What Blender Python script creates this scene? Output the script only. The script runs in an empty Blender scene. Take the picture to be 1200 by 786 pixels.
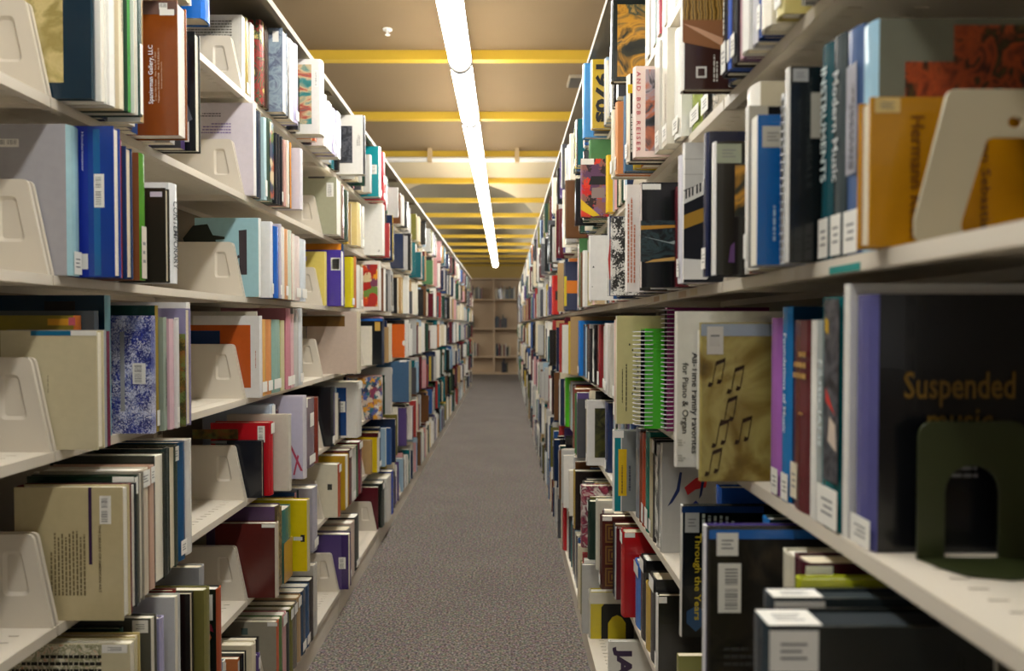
import bpy, bmesh, math, random
from mathutils import Vector, Matrix
random.seed(7)
S = bpy.context.scene
COL = S.collection
H0 = 1.25                                    # camera height above the carpet

# ---------------------------------------------------------------- camera, world, exposure
cam = bpy.data.cameras.new('camera'); camo = bpy.data.objects.new('camera', cam); COL.objects.link(camo)
cam.sensor_width = 36; cam.lens = 25.2
cam.shift_x = 0.0058; cam.shift_y = 0.0055
cam.clip_start = 0.02; cam.clip_end = 60
camo.location = (0, 0, H0)
camo.rotation_euler = (math.radians(90 - 1.2), 0, 0)
cam.dof.use_dof = True; cam.dof.focus_distance = 2.0; cam.dof.aperture_fstop = 3.6
S.camera = camo
W = bpy.data.worlds.new('world'); S.world = W; W.use_nodes = True
W.node_tree.nodes['Background'].inputs[0].default_value = (1.0, 0.95, 0.88, 1)
W.node_tree.nodes['Background'].inputs[1].default_value = 0.145
S.view_settings.view_transform = 'Standard'; S.view_settings.look = 'None'
S.view_settings.gamma = 1; S.view_settings.exposure = 1.62
S.view_settings.use_curve_mapping = False
LFIRST = -3                                  # lamps behind and over the camera
LAMP = 13.2                                  # strength of the fluorescent lenses

# ---------------------------------------------------------------- colour and materials
def lin(h):
    h = h.lstrip('#'); o = []
    for i in (0, 2, 4):
        c = int(h[i:i+2], 16) / 255
        o.append(c / 12.92 if c <= .04045 else ((c + .055) / 1.055) ** 2.4)
    return (o[0], o[1], o[2], 1.0)

def mat(name, col=None, rough=.5, spec=.5, noise=0.0, nscale=40, bump=0.0, emit=None, metal=0.0, coat=0.0):
    m = bpy.data.materials.new(name); m.use_nodes = True
    nt = m.node_tree; b = nt.nodes['Principled BSDF']
    b.inputs['Roughness'].default_value = rough; b.inputs['Specular IOR Level'].default_value = spec
    b.inputs['Metallic'].default_value = metal; b.inputs['Coat Weight'].default_value = coat
    if col is None:
        a = nt.nodes.new('ShaderNodeAttribute'); a.attribute_name = 'Col'; src = a.outputs['Color']
    else:
        r = nt.nodes.new('ShaderNodeRGB'); r.outputs[0].default_value = lin(col); src = r.outputs[0]
    if noise or bump:
        tc = nt.nodes.new('ShaderNodeTexCoord'); n = nt.nodes.new('ShaderNodeTexNoise')
        n.inputs['Scale'].default_value = nscale; n.inputs['Detail'].default_value = 4
        nt.links.new(tc.outputs['Object'], n.inputs['Vector'])
    if noise:
        mr = nt.nodes.new('ShaderNodeMapRange'); mr.inputs[3].default_value = 1 - noise; mr.inputs[4].default_value = 1 + noise * .6
        nt.links.new(n.outputs['Fac'], mr.inputs[0])
        mx = nt.nodes.new('ShaderNodeVectorMath'); mx.operation = 'SCALE'
        nt.links.new(src, mx.inputs[0]); nt.links.new(mr.outputs[0], mx.inputs['Scale']); src = mx.outputs[0]
    nt.links.new(src, b.inputs['Base Color'])
    if bump:
        bp = nt.nodes.new('ShaderNodeBump'); bp.inputs['Strength'].default_value = bump; bp.inputs['Distance'].default_value = .002
        nt.links.new(n.outputs['Fac'], bp.inputs['Height']); nt.links.new(bp.outputs[0], b.inputs['Normal'])
    if emit:
        nt.links.new(src, b.inputs['Emission Color']); b.inputs['Emission Strength'].default_value = emit
    return m

def art(name, cols, scale, dist=1.5, kind='noise', stretch=(1, 1, 1), rough=.35):
    m = bpy.data.materials.new(name); m.use_nodes = True
    nt = m.node_tree; b = nt.nodes['Principled BSDF']; b.inputs['Roughness'].default_value = rough
    tc = nt.nodes.new('ShaderNodeTexCoord'); mp = nt.nodes.new('ShaderNodeMapping'); mp.inputs['Scale'].default_value = stretch
    nt.links.new(tc.outputs['Object'], mp.inputs['Vector'])
    if kind == 'voronoi':
        n = nt.nodes.new('ShaderNodeTexVoronoi'); n.inputs['Scale'].default_value = scale
        w = nt.nodes.new('ShaderNodeTexNoise'); w.inputs['Scale'].default_value = scale * .6
        ad = nt.nodes.new('ShaderNodeVectorMath'); ad.operation = 'MULTIPLY_ADD'
        ad.inputs[1].default_value = (dist * .03,) * 3
        nt.links.new(w.outputs['Color'], ad.inputs[0]); nt.links.new(mp.outputs[0], ad.inputs[2]); nt.links.new(ad.outputs[0], n.inputs['Vector'])
        sp = nt.nodes.new('ShaderNodeSeparateColor'); nt.links.new(n.outputs['Color'], sp.inputs[0]); out = sp.outputs[0]
    elif kind == 'wave':
        n = nt.nodes.new('ShaderNodeTexWave'); n.inputs['Scale'].default_value = scale; n.inputs['Distortion'].default_value = dist
        n.bands_direction = 'X'; nt.links.new(mp.outputs[0], n.inputs['Vector']); out = n.outputs['Fac']
    else:
        n = nt.nodes.new('ShaderNodeTexNoise'); n.inputs['Scale'].default_value = scale; n.inputs['Detail'].default_value = 5
        n.inputs['Distortion'].default_value = dist; nt.links.new(mp.outputs[0], n.inputs['Vector'])
        mr = nt.nodes.new('ShaderNodeMapRange'); mr.inputs[1].default_value = .3; mr.inputs[2].default_value = .7
        nt.links.new(n.outputs['Fac'], mr.inputs[0]); out = mr.outputs[0]
    r = nt.nodes.new('ShaderNodeValToRGB'); r.color_ramp.interpolation = 'CONSTANT' if kind == 'voronoi' else 'LINEAR'
    while len(r.color_ramp.elements) < len(cols): r.color_ramp.elements.new(.5)
    for i, c in enumerate(cols):
        e = r.color_ramp.elements[i]; e.position = i / (len(cols) if kind == 'voronoi' else len(cols) - 1); e.color = lin(c)
    nt.links.new(out, r.inputs[0]); nt.links.new(r.outputs[0], b.inputs['Base Color'])
    return m

M = dict(
    cover=mat('book_cover', None, .27, .5, .10, 60, coat=.25), page=mat('paper_block', None, .9, .2, .12, 220),
    flat=mat('printed_ink', None, .5, .4), sticker=mat('paper_sticker', None, .55, .4),
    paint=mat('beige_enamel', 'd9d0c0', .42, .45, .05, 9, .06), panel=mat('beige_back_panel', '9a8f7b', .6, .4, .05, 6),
    dark=mat('dark_slot', '453f35', .7), green=mat('dark_green_enamel', '2f351a', .4, .5, .08, 30),
    coil=mat('white_plastic_coil', 'e6e6e8', .35), lens=mat('lit_lens', 'fffdf6', .4, emit=LAMP),
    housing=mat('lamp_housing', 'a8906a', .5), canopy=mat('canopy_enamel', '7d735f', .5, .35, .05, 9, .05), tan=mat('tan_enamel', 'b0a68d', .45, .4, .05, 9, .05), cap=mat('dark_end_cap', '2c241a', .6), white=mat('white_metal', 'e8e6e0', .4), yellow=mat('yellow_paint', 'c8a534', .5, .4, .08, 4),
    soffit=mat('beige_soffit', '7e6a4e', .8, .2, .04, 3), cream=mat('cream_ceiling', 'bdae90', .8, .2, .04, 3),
    dome=mat('grey_dome', '857d6c', .8, .2, .05, 2), wall=mat('warm_wall', 'c9ad6c', .8, .2, .05, 3), wood=mat('tan_laminate', 'bba386', .55, .4, .06, 8),
)
A = dict(
    floral=art('blue_floral', ['141f6a', 'cfd2e4', '22339a', 'dcdce8', '1a2a80', '8f9ac8', '16226e'], 90, 2.2, 'voronoi'),
    beige=art('beige_street_picture', ['8a7a44', 'b9a86a', 'd0bf86', '9c8c50', 'c7b57c'], 14, .8),
    redgreen=art('red_green_painting', ['0f3a30', '2a5a3c', 'a02a2a', '18402c', 'd8c070', '7a1c22'], 16, 2),
    teal=art('teal_red_painting', ['1b5a58', '3a8480', 'c9b48a', 'b04a3a', '2a6a66'], 13, 1, stretch=(1, 1, 1.6)),
    darkpic=art('dark_figures_picture', ['14161c', '2c2e36', '57585e', '18191e'], 30, 1.5),
    mosaic=art('olive_mosaic', ['5a4a1e', '7d6a2c', '3c3c1c', '8a5a2a', '6a7a40'], 90, 1, 'voronoi'),
    glass=art('grey_blue_glass', ['6d7c92', '96a8b4', '57607a', '8f9fae'], 18, 1.5),
    ornate=art('red_ornament', ['2a1108', '7a2f12', 'a8481a', '20180c', '5a4a14'], 26, 2.4),
    smoke=art('dark_smoke', ['08090a', '0c0e10', '2f4246', '0a0b0c', '4a6068'], 16, 2.5, stretch=(1, 1, 2.2)),
    strings=art('gold_strings', ['120c08', 'b8892c', '1c120a', 'd9b060', '20140c'], 30, 4, 'wave', (1, 1, 1.3)),
    notes=art('olive_sheet_ground', ['5c4a1c', '7a6428', 'a89a58', '8a7634', 'b8ae80'], 9, .7),
    guitar=art('guitar_gold_picture', ['0e1413', '2a2a1c', 'c08a2c', '1a3a38', 'd8a850'], 13, 1.2),
    cartoon=art('red_purple_cartoon', ['c21f1c', '5c3a5c', '1a1416', '7a5a80', 'd63a24', '2a1c20', '8a5a52'], 34, 1.3, 'voronoi'),
    bw=art('black_white_doodle', ['e8e6e0', '20201e', 'dcdad2', '2c2a28'], 60, 1.6, 'voronoi'),
    sax=art('player_portrait', ['2a2c30', '4a4a50', 'c07050', 'a89aa0', '3a3c42', 'c88a6a'], 16, 1.5),
    splash=art('fruit_painting', ['d84a1c', 'e8a022', 'b02418', 'dcc89a', '6a8a3a', '7a3a5a'], 24, 1.2, 'voronoi'),
    stripe=art('purple_stripes', ['3a2462', '5a4486', '2c1c50', '6a5a92'], 60, 1, 'wave'),
    gold=art('gold_geometric', ['4a1f16', '6a3a1c', '8a6428', '4a1f16', '7a5424'], 34, 1, 'voronoi'),
    flower=art('pink_flower', ['d8c8c0', 'a8405a', '6a1f38', 'e4dcd4', 'b8788a'], 26, 1.3),
    confetti=art('bright_confetti', ['2a3a5a', 'c8b8a8', '2a6a7a', 'd89a2a', '8a3a5a', '4a5aa0', 'dcd6cc'], 45, 1.4, 'voronoi'),
    script=art('pale_speckle', ['d8d0b4', 'e6e0c8', '8a8a60', 'dcd4bc', 'c0804a'], 60, 1.4),
    brick=art('speckled_brown', ['6a5030', '3c2c20', '9a8450', '54432c'], 60, 1),
    blackpic=art('dark_brown_picture', ['141210', '241f18', '0e0e0d', '3a3026'], 12, 1),
    greenpic=art('dark_green_picture', ['2a2c14', '4a4a20', '1c1e14', '5c5a30'], 16, 1),
    multi=art('mixed_strip', ['b85a3a', '3a6a7a', 'd8c8a0', '6a7a3a', '2a3a5a'], 40, 1, 'voronoi'),
)

# ---------------------------------------------------------------- mesh builder
class MB:
    def __init__(s): s.v = []; s.f = []; s.c = []; s.m = []
    def add(s, vs, fs, col='ffffff', mi=0):
        n = len(s.v); s.v += [tuple(p) for p in vs]
        c = lin(col) if isinstance(col, str) else col
        for f in fs: s.f.append([n + i for i in f]); s.c.append(c); s.m.append(mi)
    def box(s, a, b, col='ffffff', mi=0):
        x0, y0, z0 = [min(p, q) for p, q in zip(a, b)]; x1, y1, z1 = [max(p, q) for p, q in zip(a, b)]
        s.add([(x0,y0,z0),(x1,y0,z0),(x1,y1,z0),(x0,y1,z0),(x0,y0,z1),(x1,y0,z1),(x1,y1,z1),(x0,y1,z1)],
              [(0,3,2,1),(4,5,6,7),(0,1,5,4),(1,2,6,5),(2,3,7,6),(3,0,4,7)], col, mi)
    def mesh(s, name, mats, smooth=False):
        me = bpy.data.meshes.new(name); me.from_pydata(s.v, [], s.f)
        for m in (mats if isinstance(mats, (list, tuple)) else [mats]): me.materials.append(m)
        at = me.attributes.new('Col', 'FLOAT_COLOR', 'FACE')
        at.data.foreach_set('color', [x for c in s.c for x in c])
        me.polygons.foreach_set('material_index', s.m)
        if smooth: me.polygons.foreach_set('use_smooth', [True] * len(s.f))
        me.update(); return me

def link(name, me, parent=None, loc=None):
    o = bpy.data.objects.new(name, me); COL.objects.link(o)
    if parent: o.parent = parent
    if loc: o.location = loc
    return o
def empty(name, loc):
    o = bpy.data.objects.new(name, None); COL.objects.link(o); o.location = loc; o.empty_display_size = .05; return o
def tag(o, label, cat, group=None):
    o['label'] = label; o['category'] = cat
    if group: o['group'] = group
def structure(name, me, loc=(0, 0, 0), parent=None):
    o = link(name, me, parent, loc); o['kind'] = 'structure'; return o

_tx = {}
def text_mesh(st):
    """flat lettering as polygons, scaled to a unit box centred on the origin"""
    if st in _tx: return _tx[st]
    cu = bpy.data.curves.new('lettering', 'FONT'); cu.body = st.lstrip('*'); cu.align_x = 'CENTER'; cu.resolution_u = 2; cu.space_line = .85; cu.offset = .05 if st[0] == '*' else .012
    ob = bpy.data.objects.new('lettering', cu); COL.objects.link(ob)
    me = bpy.data.meshes.new_from_object(ob.evaluated_get(bpy.context.evaluated_depsgraph_get()))
    bpy.data.objects.remove(ob); bpy.data.curves.remove(cu)
    xs = [v.co.x for v in me.vertices]; ys = [v.co.y for v in me.vertices]
    cx, cy, w, h = (min(xs)+max(xs))/2, (min(ys)+max(ys))/2, max(xs)-min(xs), max(ys)-min(ys)
    r = ([((v.co.x-cx)/w, (v.co.y-cy)/h) for v in me.vertices], [tuple(p.vertices) for p in me.polygons])
    bpy.data.meshes.remove(me); _tx[st] = r; return r
for _s in ():
    text_mesh(_s)
# ---------------------------------------------------------------- layout of the two stacks (metres)
AL, AR, BASE = .781, .365, .064              # aisle-side edge of the upper shelves; how far base and top stick out
DEP, BAY = .27, .914
ZL = {1: .698, 2: .393, 3: .088, 4: -.217, 5: -.522, 6: -.827, 7: -1.14}
ZR = {k: z - .013 for k, z in ZL.items()}
def zrow(side, r): return H0 + (ZL if side == 'L' else ZR)[r]
def y0(side, k): return (1.238 if side == 'L' else 1.21) + BAY * (k - 1)
NL, NR = 16, 18

# ---------------------------------------------------------------- room shell
mb = MB(); mb.box((-6, -4, -.05), (6, 19.2, 0)); fl = mb.mesh('floor', bpy.data.materials.new('tweed_carpet'))
m = fl.materials[0]; m.use_nodes = True; nt = m.node_tree; bs = nt.nodes['Principled BSDF']
bs.inputs['Roughness'].default_value = .95; bs.inputs['Specular IOR Level'].default_value = .1
tc = nt.nodes.new('ShaderNodeTexCoord')
def ntex(sc, det):
    n = nt.nodes.new('ShaderNodeTexNoise'); n.inputs['Scale'].default_value = sc; n.inputs['Detail'].default_value = det
    nt.links.new(tc.outputs['Object'], n.inputs['Vector']); return n
n1, n2, n3 = ntex(115, 5), ntex(60, 3), ntex(2.5, 3)
rp = nt.nodes.new('ShaderNodeValToRGB'); els = rp.color_ramp.elements
els[0].position = .36; els[0].color = lin('45423f'); els[1].position = .64; els[1].color = lin('9a9189')
e = els.new(.44); e.color = lin('615b57'); e = els.new(.52); e.color = lin('726b66'); e = els.new(.575); e.color = lin('847a72')
nt.links.new(n1.outputs['Fac'], rp.inputs[0])
hs = nt.nodes.new('ShaderNodeMix'); hs.data_type = 'RGBA'; hs.blend_type = 'SOFT_LIGHT'; hs.inputs[0].default_value = .55
nt.links.new(rp.outputs[0], hs.inputs[6]); nt.links.new(n2.outputs['Color'], hs.inputs[7])
hv = nt.nodes.new('ShaderNodeMapRange'); hv.inputs[3].default_value = .82; hv.inputs[4].default_value = 1.12
nt.links.new(n3.outputs['Fac'], hv.inputs[0])
vm = nt.nodes.new('ShaderNodeVectorMath'); vm.operation = 'SCALE'; nt.links.new(hs.outputs[2], vm.inputs[0]); nt.links.new(hv.outputs[0], vm.inputs['Scale'])
nt.links.new(vm.outputs[0], bs.inputs['Base Color'])
bp = nt.nodes.new('ShaderNodeBump'); bp.inputs['Strength'].default_value = .5; bp.inputs['Distance'].default_value = .004
nt.links.new(n1.outputs['Fac'], bp.inputs['Height']); nt.links.new(bp.outputs[0], bs.inputs['Normal'])
structure('floor', fl)
HC = H0 + 1.63                               # ceiling height
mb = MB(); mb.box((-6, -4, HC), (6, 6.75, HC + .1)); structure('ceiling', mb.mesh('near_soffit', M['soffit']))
# the brighter ceiling beyond, with a long oval recess
mb = MB(); ex, ey, ea, eb, n = -.62, 12.6, 1.16, 4.55, 64
ring = [(ex + ea * math.cos(2*math.pi*i/n), ey + eb * math.sin(2*math.pi*i/n)) for i in range(n)]
sq = []
for x, y in ring:
    dx, dy = x - ex, y - ey
    k = min(((6 - ex) if dx > 0 else (6 + ex)) / max(abs(dx), 1e-6), ((19.2 - ey) if dy > 0 else (ey - 6.75)) / max(abs(dy), 1e-6))
    sq.append((ex + dx * k, ey + dy * k))
mb.add([(x, y, HC) for x, y in ring] + [(x, y, HC) for x, y in sq], [(i, (i+1) % n, n + (i+1) % n, n + i) for i in range(n)])
for X, Y in ((6, 19.2), (-6, 19.2), (-6, 6.75), (6, 6.75)):
    i = min(range(n), key=lambda q: (sq[q][0]-X)**2 + (sq[q][1]-Y)**2)
    j = (i + 1) % n if abs(sq[(i+1) % n][0]-sq[i][0]) > 1e-6 and abs(sq[(i+1) % n][1]-sq[i][1]) > 1e-6 else (i - 1) % n
    mb.add([(sq[i][0], sq[i][1], HC), (sq[j][0], sq[j][1], HC), (X, Y, HC)], [(0, 1, 2)])
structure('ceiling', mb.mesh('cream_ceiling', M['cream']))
mb = MB(); K = 7
vs = [(ex + (x-ex)*math.cos(math.pi/2*k/K), ey + (y-ey)*math.cos(math.pi/2*k/K), HC + .75*math.sin(math.pi/2*k/K)) for k in range(K) for x, y in ring] + [(ex, ey, HC + .75)]
fs = [(k*n+i, k*n+(i+1) % n, (k+1)*n+(i+1) % n, (k+1)*n+i) for k in range(K-1) for i in range(n)] + [((K-1)*n+i, (K-1)*n+(i+1) % n, K*n) for i in range(n)]
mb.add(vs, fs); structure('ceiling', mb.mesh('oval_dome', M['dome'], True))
mb = MB(); mb.box((-6, 19.1, 0), (6, 19.2, HC)); structure('wall_back', mb.mesh('wall_back', M['wall']))
mb = MB(); mb.box((-6, -.03, -.055), (6, .03, 0)); rib = mb.mesh('yellow_rib', M['yellow'])
for i in range(-3, 13): structure('trim_%d' % (i + 4), rib, (0, 4.30 + 1.2192 * i, HC))
def tube(mb, p, q, r, n=10, col='ffffff', mi=0):
    p, q = Vector(p), Vector(q); d = (q - p).normalized(); a = d.orthogonal().normalized(); b = d.cross(a)
    vs = [c + a*r*math.cos(2*math.pi*i/n) + b*r*math.sin(2*math.pi*i/n) for c in (p, q) for i in range(n)]
    mb.add(vs, [(i, (i+1) % n, n+(i+1) % n, n+i) for i in range(n)] + [tuple(range(n))[::-1], tuple(range(n, 2*n))], col, mi)
t = empty('ceiling_pipe', (0, 6.62, HC - .1)); tag(t, 'thin white pipe running across the ceiling between yellow ribs', 'pipe')
mb = MB(); tube(mb, (-3, 0, 0), (3, 0, 0), .024, 12); link('pipe_run', mb.mesh('pipe_run', M['white'], True), t)
mb = MB(); mb.box((-.02, -.03, -.03), (.02, .03, .1)); ho = mb.mesh('pipe_hanger', M['housing'])
for x in (-1.2, -.7, .1, .55): link('hanger', ho, t, (x, 0, 0))
t = empty('sprinkler_head', (-.65, 3.97, HC)); tag(t, 'small white sprinkler head on the beige ceiling near the first yellow rib', 'sprinkler')
mb = MB(); tube(mb, (0, 0, 0), (0, 0, -.006), .026, 14); link('rose', mb.mesh('rose', M['white']), t)
mb = MB(); tube(mb, (0, 0, -.006), (0, 0, -.03), .008, 8); tube(mb, (0, 0, -.03), (0, 0, -.034), .014, 8); link('nozzle', mb.mesh('nozzle', M['white']), t)
t = empty('ceiling_speaker', (.46, 4.78, HC)); tag(t, 'small dull grey square grille on the ceiling by the music stack', 'speaker')
mb = MB(); mb.box((-.05, -.1, -.02), (.05, .1, 0)); link('frame', mb.mesh('frame', M['panel']), t)
mb = MB(); mb.box((-.04, -.09, -.024), (.04, .09, -.02)); link('grille', mb.mesh('grille', M['dark']), t)

# ---------------------------------------------------------------- fluorescent fixtures
LX, LB, LP = -.228, H0 + 1.27, .99           # a row of suspended 0.9 m strips just above the stacks
prof = [(math.cos(a) * .055, -math.sin(a) * .055) for a in [math.radians(-32 + 244 * i / 16) for i in range(17)]]
mb = MB(); Lh = LP - .066; nP = len(prof)
vs = []
for y, k in ((0, .8), (.006, .93), (.02, 1), (Lh - .02, 1), (Lh - .006, .93), (Lh, .8)): vs += [(x * k, y, z * k + .05) for x, z in prof]
fs = [(r*nP+i, r*nP+i+1, (r+1)*nP+i+1, (r+1)*nP+i) for r in range(5) for i in range(nP-1)] + [tuple(range(nP))[::-1], tuple(range(5*nP, 6*nP))]
mb.add(vs, fs); lens = mb.mesh('diffuser', M['lens'])
mb = MB(); mb.box((-.040, -.008, .078), (.040, LP - .012, .125)); hous = mb.mesh('housing', M['housing'])
mb = MB(); mb.add([(x*1.1, 0, z*1.1+.05) for x, z in prof] + [(x*1.1, .03, z*1.1+.05) for x, z in prof], [tuple(range(nP))[::-1], tuple(range(nP, 2*nP))] + [(i, i+1, nP+i+1, nP+i) for i in range(nP-1)])
cap = mb.mesh('end_cap', M['cap'])
mb = MB(); tube(mb, (0, 0, .125), (0, 0, HC - LB), .006, 6); rod = mb.mesh('hanger_rod', M['white'])
NTH = 'first second third fourth fifth sixth seventh eighth ninth tenth eleventh twelfth thirteenth fourteenth fifteenth sixteenth seventeenth eighteenth nineteenth twentieth'.split()
for i in range(LFIRST, 13):
    t = empty('fluorescent_light', (LX, 3.65 + LP * (i - 1), LB))
    tag(t, 'lit white fluorescent strip, ' + (NTH[i] if i >= 0 else NTH[-i - 1] + ' behind the first') + ' of the row hung over the aisle', 'light', 'fluorescent strips over the aisle')
    link('housing', hous, t); link('diffuser', lens, t, (0, .004, 0)); link('end_cap', cap, t, (0, Lh + .002, 0))
    link('hanger_rod', rod, t, (0, LP * .5, 0))
for side, x in (('left', LX - 2.32), ('right', LX + 2.32)):     # same strips, unseen, added over neighbouring aisles to light the ceiling and back
    for i in range(0, 16, 2):
        t = empty('fluorescent_light', (x, 1.6 + LP * i, LB)); tag(t, 'unseen fluorescent strip added over the next aisle to the ' + side + ', ' + NTH[i // 2] + ' along', 'light', 'unseen strips added over neighbouring aisles')
        link('housing', hous, t); link('diffuser', lens, t, (0, .004, 0)); link('hanger_rod', rod, t, (0, LP * .5, 0))

# ---------------------------------------------------------------- steel shelving: meshes shared by all bays
def shelf_mesh(depth, sx, w=BAY - .004):
    """u runs from the aisle edge inwards; slotted top plate, lips front and back"""
    mb = MB()
    ys = [0.0]
    n = 33; p0 = (w - 32 * .026) / 2
    for i in range(n): ys += [p0 + i*.026 - .0016, p0 + i*.026 + .0016]
    ys.append(w)
    us = [0.0, .040, .058, .118, .136, depth - .05, depth]
    Xs = [-sx * u for u in us]
    vs = [(X, y, 0) for y in ys for X in Xs]; nu = len(us); fs = []; slots = []
    for j in range(len(ys) - 1):
        for i in range(nu - 1):
            q = (j*nu+i, j*nu+i+1, (j+1)*nu+i+1, (j+1)*nu+i)
            if j % 2 == 1 and i in (1, 3): slots.append((i, j)); continue
            fs.append(q if sx < 0 else q[::-1])
    mb.add(vs, fs)
    mb.add([(x, y, -.003) for x, y, _ in vs], [f[::-1] for f in fs])
    for i, j in slots:                       # each slot is a shallow pressed well
        a, b, c, d = [(Xs[i], ys[j]), (Xs[i+1], ys[j]), (Xs[i+1], ys[j+1]), (Xs[i], ys[j+1])]
        P = [(x, y, 0) for x, y in (a, b, c, d)] + [(x, y, -.003) for x, y in (a, b, c, d)]
        mb.add(P, [(0, 1, 5, 4), (1, 2, 6, 5), (2, 3, 7, 6), (3, 0, 4, 7)])
        P = [(x, y, -.0012) for x, y in (a, b, c, d)]
        mb.add(P, [(0, 1, 2, 3)], mi=1)
    mb.box((0, 0, -.018), (-sx*.0025, w, 0)); mb.box((0, 0, -.018), (-sx*.018, w, -.0165))
    mb.box((-sx*(depth-.003), 0, -.018), (-sx*depth, w, 0))
    for y in (0, w - .003): mb.box((-sx*.003, y, -.018), (-sx*depth, y + .003, -.003))
    return mb.mesh('shelf', [M['paint'], M['dark']])

def rounded(poly, r, k=4):
    out = []; n = len(poly)
    for i in range(n):
        p, a, b = Vector(poly[i]), Vector(poly[i-1]), Vector(poly[(i+1) % n])
        da, db = (a-p).normalized(), (b-p).normalized(); ang = da.angle(db); t = min(r / math.tan(ang/2), (a-p).length*.45, (b-p).length*.45)
        p0, p1 = p + da*t, p + db*t
        for j in range(k):
            s = j/(k-1); out.append(tuple((1-s)**2*p0 + 2*s*(1-s)*p + s*s*p1))
    return out
def bracket_mesh(depth, sx, th=.006):
    """end bracket: sloping front edge, pressed window-shaped recess, rolled rim"""
    outer = rounded([(depth, -.018), (depth, .163), (.036, .163), (.0005, .012), (.0005, -.018)], .012)
    outer = rounded([(depth, -.018), (depth, .163), (.036, .163), (.0005, -.012)], .013, 5)
    hole = rounded([(.088, .056), (.088, .134), (.056, .134), (.040, .056)], .010, 5)
    inn = rounded([(.0825, .062), (.0825, .128), (.060, .128), (.047, .062)], .008, 5)
    n = len(outer); mb = MB()
    def ring(pts, y): return [(-sx*u, y, w) for u, w in pts]
    vs = ring(outer, 0) + ring(hole, 0) + ring(inn, .0042) + ring(outer, th)
    fs = []
    for i in range(n):
        j = (i+1) % n
        fs += [(i, j, n+j, n+i), (n+i, n+j, 2*n+j, 2*n+i), (i, 3*n+i, 3*n+j, j)]
    fs += [tuple(range(2*n, 3*n)), tuple(range(3*n, 4*n))[::-1]]
    mb.add(vs, fs); me = mb.mesh('end_bracket', M['paint'])
    bm = bmesh.new(); bm.from_mesh(me); bmesh.ops.recalc_face_normals(bm, faces=bm.faces); bm.to_mesh(me); bm.free()
    return me
def post_mesh(sx):
    mb = MB(); mb.box((0, .003, 0), (-sx*.05, .039, H0 + .955))
    for i in range(40): mb.box((sx*.0006, .013, .14 + i*.052), (0, .018, .165 + i*.052), mi=1); mb.box((sx*.0006, .024, .14 + i*.052), (0, .029, .165 + i*.052), mi=1)
    return mb.mesh('upright', [M['paint'], M['dark']])
SH = {}
for side, sx in (('L', 1), ('R', -1)):
    d = {}
    d['shelf'] = shelf_mesh(DEP, sx); d['base'] = shelf_mesh(DEP + BASE, sx); d['br'] = bracket_mesh(DEP, sx); d['brb'] = bracket_mesh(DEP + BASE, sx); d['post'] = post_mesh(sx)
    zb = zrow(side, 7)
    mb = MB(); mb.box((0, 0, 0), (-sx*.02, BAY - .004, zb - .018)); d['kick'] = mb.mesh('kick_plate', M['paint'])
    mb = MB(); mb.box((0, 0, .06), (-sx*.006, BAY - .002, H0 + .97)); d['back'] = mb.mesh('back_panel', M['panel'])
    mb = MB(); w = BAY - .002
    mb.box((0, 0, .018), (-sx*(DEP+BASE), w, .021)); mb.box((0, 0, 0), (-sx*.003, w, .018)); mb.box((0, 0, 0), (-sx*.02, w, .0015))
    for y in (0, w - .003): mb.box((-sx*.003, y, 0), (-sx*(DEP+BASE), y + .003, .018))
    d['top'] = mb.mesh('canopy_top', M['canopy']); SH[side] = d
BAYS = {}
for side, sx, nb, a in (('L', 1, NL, AL), ('R', -1, NR, AR)):
    for k in range(0, nb):
        d = SH[side]; X = -sx * a; y = y0(side, k)
        t = empty('shelving_bay', (X, y, 0)); BAYS[side, k] = t
        who = 'left stack of art books' if side == 'L' else 'right stack of music books'
        tag(t, 'beige steel shelving bay, %s along the %s' % (NTH[k], who), 'shelving', 'bays of the ' + ('left' if side == 'L' else 'right') + ' stack')
        for r in range(1, 8):
            z = zrow(side, r); bx = sx * BASE if r == 7 else 0
            s = link('base_shelf' if r == 7 else 'shelf', d['base' if r == 7 else 'shelf'], t, (bx, .002, z))
            b = d['brb' if r == 7 else 'br']
            link('end_bracket', b, s, (0, BAY - .0115, 0))
            if k < 4: link('end_bracket', b, s, (0, .0005, 0))
        link('kick_plate', d['kick'], t, (sx*(BASE - .006), .002, 0))
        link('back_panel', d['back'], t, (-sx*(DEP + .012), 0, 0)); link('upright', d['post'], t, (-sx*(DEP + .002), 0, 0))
        link('canopy_top', d['top'], t, (sx*BASE, 0, H0 + (.977 if side == 'L' else .964)))

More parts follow.
